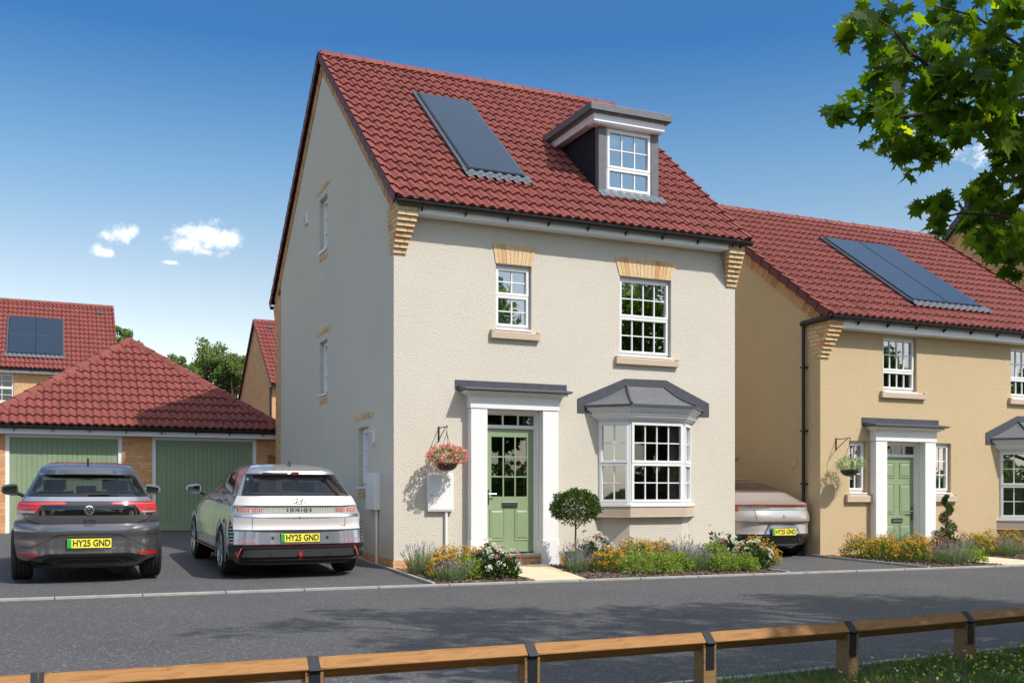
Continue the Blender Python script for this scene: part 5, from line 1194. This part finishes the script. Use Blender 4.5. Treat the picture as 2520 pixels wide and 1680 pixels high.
hf = c3.patch('plate_surround', [(-.38, .43), (.38, .43), (.29, .60), (-.29, .60)], .008, 'paint2b'); c3.strip('surround_edge', [(-.40, .44), (-.30, .61), (.30, .61), (.40, .44)], .014, .012, 'gloss_black', hf)
c3.plate(.42, .54, y=.0, hw=.262); c3.patch('reflector', [(.58, .275), (.78, .28), (.78, .292), (.58, .288)], .015, 'red_lens')
for sg in (-1, 1):
    for y in (.82, 3.8): c3.wheel(sg, y, .35, .25, .745, 5)
MB().box(-.6, .6, .9, 3.6, .16, .3).build('underbody', M['black'], c3.root); fin(c3, 0, 1.32, 1.37, 'darkmetal', .05, .2)
c3.root.location = (7.33, -.12, .006); c3.root.rotation_euler = (0, 0, 0)

# ---------------------------------------------------------------- garden plants
def in_dome():
    while True:
        v = Vector((rnd.uniform(-1, 1), rnd.uniform(-1, 1), rnd.uniform(0, 1)))
        if v.length <= 1: return v
def shrub(name, loc, r, h, kind, label, group, n=1400):
    t = thing(name, loc, label, 'shrub' if kind != 'lavender' else 'lavender', group); x0, y0, z0 = loc
    lob = [(rnd.uniform(-.45, .45), rnd.uniform(-.45, .45), rnd.uniform(.7, 1.05)) for _ in range(6)]
    def surf(th, ph):
        """lumpy dome radius"""
        d = Vector((math.cos(th) * math.cos(ph), math.sin(th) * math.cos(ph), math.sin(ph)))
        return d, .80 + .36 * noise.noise(d * 2.3 + Vector((x0 * 3, y0 * 3, 0)))
    if kind == 'lavender':
        st = MB(); fl = MB()
        for k in range(int(n * .45)):
            a = rnd.uniform(0, 6.28); q = math.sqrt(rnd.random()); lean = q * rnd.uniform(.5, 1.1); L = h * rnd.uniform(.55, 1.0) * (1.05 - .35 * q)
            b = Vector((x0 + math.cos(a) * r * q * .45, y0 + math.sin(a) * r * q * .45, z0)); tip = b + Vector((math.cos(a) * r * lean * .6, math.sin(a) * r * lean * .6, L))
            m_ = b.lerp(tip, .5) + Vector((0, 0, L * .06)); sd = Vector((-math.sin(a + .8), math.cos(a + .8), 0)) * .0032
            st.add([b - sd, b + sd, m_ - sd, m_ + sd, tip], [(0, 1, 3, 2), (2, 3, 4)])
            for j in range(5): leaf_quad(st, b.lerp(m_, rnd.uniform(.1, 1.4)), .045, (tip - b).normalized() + Vector((rnd.uniform(-.6, .6), rnd.uniform(-.6, .6), .2)), .14)
            if k % 3 == 0:
                d = (tip - m_).normalized()
                for j in range(6): leaf_quad(fl, tip + d * (.010 * j - .015), .017, d + Vector([rnd.uniform(-.8, .8) for _ in range(3)]), .8)
        st.build('foliage', M['leaf_lav'], t); fl.build('flowers', M['petal_mauve'], t); return t
    lf = MB(); fl = MB(); rs = MB(); sm = MB()
    spec = {'orange': ('leaf_mid', .028, .6), 'lime': ('leaf_lime', .042, .5), 'viburnum': ('leaf_dark', .075, .55), 'pinkish': ('leaf_mid', .03, .5)}[kind]
    for k in range(9):
        a = k * .7; sm.tube([(x0, y0, z0 - .02), (x0 + math.cos(a) * r * .25, y0 + math.sin(a) * r * .25, z0 + h * .35), (x0 + math.cos(a) * r * .6, y0 + math.sin(a) * r * .6, z0 + h * .7)], [.008, .006, .003], 5)
    for k in range(n):
        d, q = surf(rnd.uniform(0, 6.28), math.asin(rnd.uniform(-.02, 1))); e = rnd.uniform(.35, 1) ** .45 * q
        p = Vector((x0 + d.x * r * e, y0 + d.y * r * e, z0 + .04 + d.z * h * e * 1.02)); 
        leaf_quad(lf, p, spec[1], d + Vector((rnd.gauss(0, .7), rnd.gauss(0, .7), rnd.gauss(.25, .6))), spec[2])
    if kind == 'orange':
        for k in range(int(n * .30)):
            d, q = surf(rnd.uniform(0, 6.28), math.asin(rnd.uniform(.05, 1) ** .8))
            if noise.noise(d * 6 + Vector((x0, y0, 5))) < -.18: continue
            c = Vector((x0 + d.x * r * q, y0 + d.y * r * q, z0 + .045 + d.z * h * q * 1.03)) + d * rnd.uniform(-.02, .02)
            for j in range(3): leaf_quad(fl, c + Vector([rnd.uniform(-.010, .010) for _ in range(3)]), .020, None, .8)
        fl.build('flowers', M['petal_orange'], t)
    elif kind in ('viburnum', 'pinkish'):
        for k in range(24 if kind == 'viburnum' else 26):
            d, q = surf(rnd.uniform(0, 6.28), math.asin(rnd.uniform(.1, 1) ** .7)); c = Vector((x0 + d.x * r * q * 1.08, y0 + d.y * r * q * 1.08, z0 + .07 + d.z * h * q * 1.10)); rr = rnd.uniform(.042, .068) * (1 if kind == 'viburnum' else .6)
            u = d.cross(Vector((0, 0, 1))).normalized(); v = d.cross(u); tgt = fl if (k % 3 or kind == 'pinkish') else rs
            for j in range(46):
                a, b = rnd.uniform(0, 6.28), math.sqrt(rnd.random()); leaf_quad(tgt, c + (u * math.cos(a) + v * math.sin(a)) * rr * b + d * (.02 * (1 - b * b)), .021, None, .9)
        fl.build('flowers', M['petal_white' if kind == 'viburnum' else 'petal_rose'], t)
        if rs.v: rs.build('rose_flowers', M['petal_rose'], t)
    lf.build('foliage', M[spec[0]], t); sm.build('stems', M['stem'], t); return t
GP = 'bedding shrubs in front of the houses'
def o_(loc, r, h, label, n=1700): shrub('flowering_shrub', (*loc, .015), r * 1.18, h * .96, 'orange', label, GP, int(n * 1.3))
def l_(loc, r, h, label, n=900): shrub('lime_shrub', (*loc, .015), r * 1.15, h, 'lime', label, GP, int(n * 1.2))
def v_(loc, r, h, label, n=420): shrub('viburnum_bush', (*loc, .015), r * 1.15, h, 'viburnum', label, GP, int(n * 1.3))
def a_(loc, r, h, label, n=420): shrub('lavender_plant', (*loc, .015), r * 1.1, h * .95, 'lavender', label, GP, int(n * 1.3))
# bed left of the path
o_((.33, -1.55), .34, .46, 'orange-flowered shrub, larger one, in the bed left of the path, under the white pilaster')
o_((.10, -1.95), .25, .34, 'small orange-flowered shrub at the left end of the bed below the white conduit')
o_((.86, -1.35), .28, .44, 'orange-flowered shrub against the foot of the left white pilaster')
a_((.05, -1.15), .34, .56, 'tall sparse lavender in front of the cream wall corner')
a_((.02, -2.42), .27, .36, 'grey-green lavender at the kerb, nearest the drive corner')
l_((.34, -2.25), .25, .33, 'lime green shrub between the kerb lavender and the white-flowered bush left of the path')
v_((.74, -2.30), .33, .42, 'white-flowered dark bush at the edge of the path in the left bed', 520)
v_((.92, -1.62), .25, .45, 'rose and white flowered bush behind the path edge, below the green door')
# bed between the path and the side drive
a_((2.50, -1.25), .30, .50, 'tall lavender on the right side of the path, beside the right pilaster', 520)
a_((2.28, -1.75), .24, .36, 'lavender clump at the path edge in the middle bed')
v_((2.88, -1.05), .34, .50, 'white and rose flowered bush behind the ball topiary trunk')
o_((2.72, -1.85), .30, .36, 'orange-flowered shrub at the path end of the middle bed')
o_((3.48, -1.40), .42, .50, 'broad orange-flowered shrub below the left part of the bay window', 2400)
o_((4.02, -1.20), .34, .48, 'orange-flowered shrub below the middle of the bay window')
l_((2.86, -2.35), .30, .36, 'lime green shrub nearest the path in the middle bed', 1000)
l_((3.26, -2.42), .30, .33, 'lime green shrub second from the path in the middle bed', 1000)
l_((3.62, -2.25), .25, .36, 'lime green shrub next to the middle bed lavender')
a_((3.98, -2.15), .36, .46, 'wide lavender clump in the centre of the middle bed', 700)
a_((4.22, -1.55), .30, .56, 'tall lavender behind the centre clump below the bay window', 500)
l_((4.66, -1.75), .30, .46, 'yellow-green shrub left of the tall white-flowered bush under the bay')
l_((4.36, -2.42), .27, .30, 'low lime shrub beside the centre lavender at the kerb', 1000)
l_((4.66, -2.50), .27, .28, 'low lime shrub in front of the white-flowered bush at the kerb', 1000)
v_((5.04, -1.45), .34, .56, 'tall white and rose flowered bush right of the bay window', 560)
v_((4.98, -2.25), .30, .42, 'white-flowered dark bush at the kerb near the side drive', 520)
o_((5.36, -1.90), .36, .52, 'orange-flowered shrub at the corner of the side drive', 2200)
# bed of the buff house
for q, r, h, lb_ in (((8.52, -.75), .34, .48, 'orange-flowered shrub nearest the wall corner of the buff house'), ((8.42, -1.35), .34, .46, 'orange-flowered shrub by the side drive in front of the buff house'), ((8.78, -1.15), .34, .46, 'orange-flowered shrub below the narrow side window and stone sill'),
                    ((8.55, -1.95), .32, .43, 'orange-flowered shrub beside the dark edging kerb of the side drive'), ((8.95, -1.85), .32, .42, 'orange-flowered shrub in front of the six-panel door'), ((9.30, -1.30), .26, .46, 'orange-flowered shrub in front of the right pilaster of the buff house')):
    o_(q, r, h, lb_, 1700)
a_((9.05, -1.1), .36, .60, 'tall lavender in front of the six-panel green door', 520)
a_((8.72, -2.62), .36, .40, 'pale lavender clump at the kerb corner of the buff house bed', 620)
l_((9.42, -.85), .25, .44, 'pale green shrub at the foot of the six-panel door')
shrub('flowering_shrub', (9.16, -2.10, .015), .30, .40, 'pinkish', 'pink-flowered shrub beside the right-hand path', GP, 900)
l_((9.22, -2.62), .24, .26, 'small green shrub at the kerb beside the right-hand path', 800)
for q, lb_ in (((10.95, -1.15), 'orange-flowered shrub just right of the right-hand path'), ((11.35, -1.0), 'orange-flowered shrub below the right edge sill'), ((11.85, -1.15), 'orange-flowered shrub at the right edge of the photo below the bay')):
    o_(q, .34, .50, lb_, 1500)
v_((10.72, -.65), .34, .52, 'white-flowered bush behind the spiral topiary pot'); a_((11.3, -1.55), .28, .42, 'lavender at the right edge of the photo')
a_((10.42, -1.35), .26, .46, 'lavender left of the spiral topiary by the right-hand path')
# topiary
tb = thing('ball_topiary', (2.60, -1.02, .01), 'ball-shaped topiary tree on a thin trunk between the door and the bay window', 'topiary')
lf = MB(); C0 = Vector((2.60, -1.02, .985))
for k in range(7500):
    d = Vector((rnd.gauss(0, 1), rnd.gauss(0, 1), rnd.gauss(0, 1))).normalized(); e = rnd.uniform(.3, 1) ** .33 * (.96 + .2 * noise.noise(d * 4))
    if d.z < -.45 and math.hypot(d.x, d.y) < .75 and rnd.random() < .80: continue
    leaf_quad(lf, C0 + Vector((d.x * .415 * e, d.y * .40 * e, d.z * (.30 if d.z > 0 else .31) * e - .02)), .038, d + Vector((rnd.gauss(0, .7), rnd.gauss(0, .7), rnd.gauss(0, .6))), .55)
lf.build('crown', M['leaf_box'], tb)
tr = MB().tube([(2.60, -1.02, .0), (2.598, -1.02, .4), (2.602, -1.02, .68), (2.60, -1.02, .95)], [.017, .015, .013, .008], 8).build('trunk', M['stem'], tb, smooth=True)
for (a, b) in (((2.602, -1.02, .62), (2.76, -1.05, .86)), ((2.60, -1.02, .66), (2.46, -1.0, .86)), ((2.60, -1.02, .70), (2.66, -.9, .9)), ((2.6, -1.02, .7), (2.52, -1.12, .92))): MB().tube([a, tuple((Vector(a) + Vector(b)) / 2 + Vector((.02, 0, -.02))), b], [.008, .007, .004], 6).build('branch', M['stem'], tr)
MB().lathe([(.005, .0), (.13, .0), (.17, .26), (.18, .27), (.165, .28), (.15, .25), (.005, .25)], (2.60, -1.02, .0), n=24).build('pot', M['terracotta'], tb, smooth=True)
ts = thing('spiral_topiary', (10.38, -1.0, .01), 'twisted spiral topiary in a dark pot under the right narrow window', 'topiary')
lf = MB()
for k in range(2600):
    t = rnd.random(); a = t * 2 * math.pi * 2.3 + 2.2; R_ = .16 * (1.02 - .62 * t); c = Vector((10.38 + math.cos(a) * R_ * .55, -1.0 + math.sin(a) * R_ * .55, .40 + t * .74)); d = Vector((rnd.gauss(0, 1), rnd.gauss(0, 1), rnd.gauss(0, .7))).normalized()
    leaf_quad(lf, c + d * R_ * .72 * rnd.uniform(.3, 1) ** .4, .040, d + Vector((math.cos(a), math.sin(a), .7)), .3)
lf.build('crown', M['leaf_dark'], ts); MB().tube([(10.38, -1.0, .25), (10.38, -1.0, 1.1)], [.014, .006], 6).build('trunk', M['stem'], ts)
MB().lathe([(.005, .0), (.13, .0), (.16, .28), (.17, .30), (.155, .30), (.14, .26), (.005, .26)], (10.38, -1.0, .0), n=24).build('pot', M['terracotta'], ts, smooth=True)

# ---------------------------------------------------------------- knee rail
fpts = [(-8.35, -10.22), (-7.18, -10.26), (-6.0, -10.29), (-4.84, -10.31), (-3.68, -10.34), (-2.58, -10.36), (-1.51, -10.36), (-.48, -10.33), (.57, -10.24), (1.62, -10.13), (2.68, -10.0), (3.72, -9.86)]
kr = thing('knee_rail', (-1.5, -10.3, .08), 'low timber knee rail with black steel straps along the grass verge', 'fence')
RZ, RH = .350, .052
for i, (a, b) in enumerate(zip(fpts, fpts[1:])):
    a, b = Vector((*a, 0)), Vector((*b, 0)); t = (b - a).normalized(); L = (b - a).length; nr = Vector((-t.y, t.x, 0))
    m = MB(); sec = [(0, RH), (-RH, 0), (0, -RH), (RH, 0)]; K = 10; vs = []
    for k in range(K + 1):
        p = a + t * (.002 + (L - .004) * k / K)
        for (u, v) in sec: vs.append((k * (L - .004) / K, u + rnd.uniform(-.0006, .0006), v))
    m.add(vs, [(4 * k + j, 4 * k + (j + 1) % 4, 4 * k + 4 + (j + 1) % 4, 4 * k + 4 + j) for k in range(K) for j in range(4)] + [(0, 1, 2, 3), (4 * K, 4 * K + 1, 4 * K + 2, 4 * K + 3)])
    me = bpy.data.meshes.new('rail'); me.from_pydata(m.v, [], m.f); me.materials.append(M['wood']); ob = bpy.data.objects.new('rail', me); COL.objects.link(ob); ob.parent = kr
    ob.location = (a.x + t.x * .002 + 1.5, a.y + t.y * .002 + 10.3, RZ - .08); ob.rotation_euler = (0, 0, math.atan2(t.y, t.x))
    bv = ob.modifiers.new('bevel', 'BEVEL'); bv.width = .005; bv.segments = 2
for i, q in enumerate(fpts):
    c = Vector((*q, 0)); p0, p1 = Vector((*fpts[max(0, i - 1)], 0)), Vector((*fpts[min(len(fpts) - 1, i + 1)], 0)); t = (p1 - p0).normalized(); nr = Vector((-t.y, t.x, 0)); w_ = .043
    F = lambda u, v, z: tuple(c + t * u + nr * v + Vector((0, 0, z)))
    prof = [(-w_, -.15), (-w_, RZ - .014), (-.036, RZ - .016), (0, RZ - RH - .002), (.036, RZ - .016), (w_, RZ - .014), (w_, -.15)]
    ps = MB().prism(prof, lambda v, z: F(-w_, v, z), lambda v, z: F(w_, v, z)).build('post', M['fence'], kr, bevel=.004)
    s_ = MB(); e = .0025; sw_ = .026
    s_.prism([(-RH - .012, RZ - .004), (0, RZ + RH + e * 1.6), (0, RZ + RH - .004), (-RH - .004, RZ - .010)], lambda v, z: F(-sw_, v, z), lambda v, z: F(sw_, v, z))
    s_.prism([(RH + .012, RZ - .004), (0, RZ + RH + e * 1.6), (0, RZ + RH - .004), (RH + .004, RZ - .010)], lambda v, z: F(-sw_, v, z), lambda v, z: F(sw_, v, z))
    for sg in (-1, 1): s_.prism([(sg * (RH + .011), RZ - .003), (sg * (w_ + .004), RZ - .022), (sg * (w_ + .004), RZ - .15), (sg * (w_ - .002), RZ - .15), (sg * (w_ - .002), RZ - .018), (sg * (RH + .002), RZ - .002)], lambda v, z: F(-sw_, v, z), lambda v, z: F(sw_, v, z))
    s_.build('strap', M['strap'], kr)
# verge with kerb, grass and wild flowers
vy = lambda x: (-9.94 + .075 * x) if x > -1.36 else -10.04
vk = MB(); x = -18.3
while x < 12:
    P = lambda a, c, z: (a, vy(a) - c, z)
    vs = [P(a, c, z) for a in (x, x + .905) for (c, z) in ((0, -.05), (.0, .05), (.03, .08), (.125, .085), (.125, -.05))]
    vk.add(vs, [(i, (i + 1) % 5, 5 + (i + 1) % 5, 5 + i) for i in range(5)] + [(0, 1, 2, 3, 4), (5, 6, 7, 8, 9)]); x += .915
struct(vk.build('verge_kerb', M['kerb_dk'], bevel=.004))
MB().add([(-40, -10.16, .07), (-1.36, -10.16, .07), (60, vy(60) - .12, .07), (60, -60, .07), (-40, -60, .07)], [(0, 1, 2, 3, 4)]).build('verge', M['earth'])['kind'] = 'structure'
gr = MB()
def ingrass(x, y): return y < vy(x) - .13
for k in range(46000):
    x = rnd.uniform(-2.6, 3.2); y = rnd.uniform(-12.4, -9.6)
    if not ingrass(x, y): continue
    h = rnd.uniform(.03, .085) * (1 + .5 * noise.noise(Vector((x * 2.5, y * 2.5, 0)))); a = rnd.uniform(0, 6.28); w_ = rnd.uniform(.0012, .0028); dx, dy = math.cos(a) * w_, math.sin(a) * w_; lx, ly = rnd.gauss(0, .35) * h, rnd.gauss(0, .35) * h
    gr.add([(x - dx, y - dy, .068), (x + dx, y + dy, .068), (x + dx * .7 + lx * .4, y + dy * .7 + ly * .4, .068 + h * .6), (x - dx * .7 + lx * .4, y - dy * .7 + ly * .4, .068 + h * .6), (x + lx, y + ly, .068 + h)], [(0, 1, 2, 3), (3, 2, 4)])
M['blade'] = island_mat('grass_blade', [(0, (.05, .10, .022)), (.6, (.10, .17, .04)), (1, (.20, .24, .09))], .6, nv=.1, transl=.3, bs=0)
gr.build('grass', M['blade'])['kind'] = 'stuff'
yl = MB(); wf = MB(); cl_ = MB()
for k in range(2600):
    x = rnd.gauss(1.1, .8); y = rnd.uniform(-12.2, -10.2)
    if not ingrass(x, y + .12): continue
    z = .075 + rnd.uniform(.0, .07); leaf_quad(cl_, Vector((x, y, z)), .03, None, .7); leaf_quad(cl_, Vector((x + .02, y, z * .9)), .03, None, .7)
    if k % 7 == 0:
        for j in range(3): leaf_quad(yl, Vector((x, y, z + .03)) + Vector([rnd.uniform(-.007, .007) for _ in range(3)]), .016, None, .9)
    if k % 10 == 1:
        for j in range(3): leaf_quad(wf, Vector((x, y, z + .035)) + Vector([rnd.uniform(-.008, .008) for _ in range(3)]), .013, None, .9)
M['petal_yellow'] = island_mat('petal_yellow', [(0, (.65, .42, .02)), (1, (.85, .70, .05))], .6, nv=.1, transl=.2, bs=0)
for mb, nm, mt in ((cl_, 'clover', 'leaf_mid'), (yl, 'yellow_wildflowers', 'petal_yellow'), (wf, 'white_wildflowers', 'petal_white')): mb.build(nm, M[mt])['kind'] = 'stuff'

# ---------------------------------------------------------------- trees
def tree(name, x, y, z, h, cr, n, ls, m, label, group, trunk_h=.45, squash=1.15, bark='bark', lobes=22, sparse=.0):
    t = thing(name, (x, y, z), label, 'tree', group); cz = z + h - cr * squash; tr = MB(); lf = MB()
    tr.tube([(x, y, z - .1), (x + .04, y, z + h * .3), (x - .03, y, z + h * .6), (x, y, z + h * .9)], [h * .022, h * .017, h * .011, h * .003], 10)
    cs_ = []
    for k in range(lobes):
        d = Vector((rnd.gauss(0, 1), rnd.gauss(0, 1), rnd.gauss(.1, 1))).normalized(); q = rnd.uniform(.35, .86)
        c = Vector((x + d.x * cr * q, y + d.y * cr * q, cz + d.z * cr * squash * q)); rr = cr * rnd.uniform(.20, .38) * (1.15 - q * .35); cs_.append((c, rr))
        b = Vector((x, y, min(c.z - .2 * cr, z + h * rnd.uniform(.35, .8)))); tr.tube([b, b.lerp(c, .55) + Vector((0, 0, .06 * cr)), c], [h * .007, h * .0045, h * .002], 5)
    tot = sum(r * r for c, r in cs_)
    for c, rr in cs_:
        for k in range(int(n * rr * rr / tot)):
            d = Vector((rnd.gauss(0, 1), rnd.gauss(0, 1), rnd.gauss(0, 1))).normalized(); e = rnd.uniform(.15, 1) ** .5 * (1 + .35 * noise.noise(d * 3 + c)); p = c + Vector((d.x * rr * e, d.y * rr * e, d.z * rr * e * .95)); leaf_quad(lf, p, ls, None, .65)
    lf.build('crown', M[m], t); tr.build('trunk', M[bark], t, smooth=True); return t
TG_ = 'birch trees beyond the garage roof'
tree('birch_tree', 2.75, 41, .9, 8.6, 1.75, 9000, .15, 'leaf_birch', 'tallest birch tree, just left of the brick gable', TG_, lobes=34)
tree('birch_tree', 1.15, 41.5, .9, 8.0, 1.25, 4200, .15, 'leaf_birch', 'thinner birch tree left of the tallest birch', TG_, lobes=26)
tree('birch_tree', 3.95, 40.2, .9, 8.0, 1.15, 4200, .15, 'leaf_birch', 'birch tree touching the brick gable', TG_, lobes=24)
tree('birch_tree', -1.25, 42, .9, 9.3, 1.05, 3000, .15, 'leaf_birch', 'birch treetop just behind the garage roof apex', TG_, lobes=18)
tree('birch_tree', -2.0, 41, .9, 8.7, .5, 900, .15, 'leaf_birch', 'small birch sprig beside the edge of the left roof', TG_, lobes=10)
tree('birch_tree', 5.0, 41, .9, 7.0, 1.0, 1800, .15, 'leaf_birch', 'low birch tree partly behind the brick gable', TG_, lobes=16)
for k, (x, y, h, r) in enumerate(((-16, -30, 9, 3.4), (-10, -34, 7.5, 3.2), (-4.5, -31, 8.5, 3.2), (1.5, -36, 10.5, 3.4), (7, -33, 9.5, 3.4), (12, -38, 9, 3.4), (17.6, -36, 10.4, 3), (24.6, -36, 11.6, 3.2), (30, -37, 9.2, 3.4), (44.5, -37, 12.5, 3.4), (51, -35, 11.5, 3.6), (59, -36, 11, 3.8), (-23, -34, 11, 4), (38, -34, 11, 4), (-32, -30, 10, 4))):
    tree('street_tree', x, y, 0, h, r, 7000, .42, 'leaf_mid', 'broad green tree across the street, seen only in reflections', 'trees across the street behind the camera', lobes=30, squash=1.2)
hd = MB()
for k in range(16000): x = rnd.uniform(-40, 45); leaf_quad(hd, Vector((x, -28 + rnd.uniform(-.9, .9), rnd.uniform(0, 2.6 + .7 * noise.noise(Vector((x * .5, 0, 0)))))), .32, None, .7)
hd.box(-40, 45, -28.4, -27.6, 0, 2.0); tag(hd.build('hedge', M['leaf_mid']), 'long green hedge across the street, seen only in reflections', 'hedge')
# ---- maple beside the camera
mp_ = thing('maple_tree', (2.7, -12.9, .07), 'maple tree overhanging the top right corner with pointed green leaves', 'tree')
MO = ORG[mp_.name]
outl = [(0, -.5), (.06, -.28), (.30, -.40), (.26, -.22), (.50, -.10), (.34, -.02), (.50, .20), (.24, .12), (.20, .26), (.10, .24), (0, .56), (-.10, .24), (-.20, .26), (-.24, .12), (-.50, .20), (-.34, -.02), (-.50, -.10), (-.26, -.22), (-.30, -.40), (-.06, -.28)]
def maple_leaf(mb, p, s, d, n_):
    d = d.normalized(); e = d.cross(n_).normalized(); nn = e.cross(d); cur = rnd.uniform(-.5, .7); b = len(mb.v)
    mb.v.append(tuple(p + d * (0.0) + nn * 0))
    for (u, v) in outl: mb.v.append(tuple(p + e * u * s + d * v * s + nn * (-(abs(u) ** 1.5) * .5 * cur - (v * v) * .35 * cur) * s))
    n = len(outl); mb.f += [(b, b + 1 + i, b + 1 + (i + 1) % n) for i in range(n)]; mb.m += [0] * n
ml = MB(); mb_r = MB()
def cluster(c, r, n, s=.115):
    for k in range(n):
        d = Vector((rnd.gauss(0, 1), rnd.gauss(0, 1), rnd.gauss(0, .8))).normalized() * r * rnd.uniform(.2, 1) ** .6; p = c + d
        maple_leaf(ml, p, s * rnd.uniform(.65, 1.2), Vector((rnd.gauss(0, .6) + d.x * .8, rnd.gauss(0, .6) + d.y * .8, -rnd.uniform(.2, 1.1))), Vector((rnd.gauss(0, .7), rnd.gauss(0, .7), 1)))
DM_ = 5.2
CL = [(2135, 45, 60, 26), (2100, 75, 45, 16), (2165, 90, 45, 12), (2290, 15, 70, 30), (2390, 20, 80, 40), (2490, 30, 70, 30), (2440, 70, 60, 26), (2340, 60, 40, 12), (2265, 115, 70, 26), (2330, 120, 50, 18), (2220, 145, 50, 14), (2180, 165, 50, 14), (2400, 110, 50, 16), (2480, 130, 60, 24),
      (2075, 268, 38, 14), (2060, 290, 30, 8), (2130, 260, 42, 14), (2175, 225, 55, 22), (2240, 210, 70, 30), (2310, 230, 70, 32), (2190, 300, 60, 26), (2250, 300, 75, 38), (2320, 320, 70, 34), (2170, 345, 38, 12), (2230, 370, 50, 18), (2290, 380, 40, 14), (2370, 280, 80, 44), (2370, 190, 60, 28), (2430, 220, 90, 60), (2500, 230, 80, 50),
      (2440, 310, 80, 50), (2500, 330, 70, 44), (2505, 410, 60, 40), (2470, 390, 40, 18), (2490, 480, 60, 36), (2440, 450, 40, 14), (2225, 405, 22, 5), (2235, 425, 22, 5), (2280, 530, 30, 12), (2305, 575, 26, 8), (2320, 515, 26, 8), (2400, 500, 50, 22), (2440, 540, 60, 30), (2395, 580, 36, 14), (2500, 560, 60, 34), (2440, 610, 46, 20), (2465, 660, 36, 14), (2510, 640, 50, 24), (2480, 695, 26, 8), (2515, 600, 50, 20)]
for (u, v, r, n) in CL:
    D_ = DM_ + rnd.uniform(-.45, .45); cluster(px(u, v - (18 if v > 470 else 0), D_), r / FPX * D_, int(n * (.72 if u > 2380 else .95)))
def branch(pts, r0, r1):
    P_ = [px(*p) for p in pts]; n = len(P_); mb_r.tube(P_, [r0 + (r1 - r0) * i / (n - 1) for i in range(n)], 7)
branch([(2900, 500, 5.0), (2640, 330, 5.1), (2420, 205, 5.2), (2330, 190, 5.2), (2240, 130, 5.2), (2200, 75, 5.2), (2160, 45, 5.2)], .024, .003)
branch([(2900, 520, 5.2), (2620, 330, 5.2), (2420, 265, 5.2), (2330, 275, 5.2), (2200, 290, 5.2), (2110, 268, 5.2), (2070, 275, 5.2)], .02, .003)
branch([(2420, 265, 5.2), (2340, 300, 5.25), (2270, 335, 5.2), (2235, 400, 5.2)], .007, .002)
branch([(2900, 620, 5.3), (2620, 560, 5.2), (2450, 530, 5.2), (2360, 525, 5.2), (2290, 545, 5.2)], .016, .002)
branch([(2620, 560, 5.2), (2520, 600, 5.2), (2470, 680, 5.2)], .010, .002)
branch([(2640, 330, 5.1), (2520, 120, 5.2), (2400, 40, 5.2), (2300, 15, 5.2)], .012, .003); branch([(2240, 130, 5.2), (2190, 180, 5.2), (2130, 260, 5.2)], .006, .002)
TP_ = Vector((2.7, -12.9, 3.2))
mb_r.tube([(2.7, -12.9, 0), (2.68, -12.9, 1.2), (2.72, -12.88, 2.4), (2.7, -12.9, 3.4), (2.72, -12.9, 5.2), (2.6, -12.8, 6.6)], [.15, .125, .11, .09, .055, .02], 12)
for q in ((2900, 500, 5.0), (2900, 520, 5.2), (2900, 620, 5.3)): mb_r.tube([TP_ - Vector((0, 0, .9)), TP_.lerp(px(*q), .5), px(*q)], [.05, .038, .024], 8)
def infr(p):
    dx, dy = p.x - CAM[0], p.y - CAM[1]; D = dx * FW[0] + dy * FW[1]; L = dx * RT[0] + dy * RT[1]
    if D < .2: return False
    return -60 < X0 + L / D * FPX < 2600 and YH - (p.z - HC) / D * FPX > -90
def crown(cx, cy, cz, r, n, cnt):
    for k in range(n):
        d = Vector((rnd.gauss(0, 1), rnd.gauss(0, 1), rnd.gauss(0, .8))).normalized() * r * rnd.uniform(.2, 1) ** .5; c = Vector((cx, cy, cz)) + d
        if infr(c) or infr(c + Vector((-.45, .2, -.45))) or infr(c + Vector((-.4, 0, .4))): continue
        mb_r.tube([(cx, cy, cz - .5), Vector((cx, cy, cz)) + d * .5, c], [.022, .014, .005], 5); cluster(c, .40, cnt, .15)
crown(2.6, -13.0, 5.4, 2.6, 95, 52); crown(3.0, -14.4, 4.6, 2.2, 80, 55); crown(.9, -11.6, 6.4, 1.6, 24, 40)
ml.build('leaves', M['leaf_maple'], mp_); mb_r.build('branches', M['bark_dk'], mp_, smooth=True)
t2 = tree('street_tree', 6.2, -12.9, .07, 8.2, 2.9, 9000, .17, 'leaf_maple', 'maple tree on the verge outside the right of the frame, seen by its shadow', None, lobes=26, squash=.9)
t3 = tree('street_tree', 11.5, -12.0, .07, 8.0, 2.6, 7000, .17, 'leaf_maple', 'second maple on the verge outside the right of the frame, seen by its shadow', None, lobes=24, squash=.9)
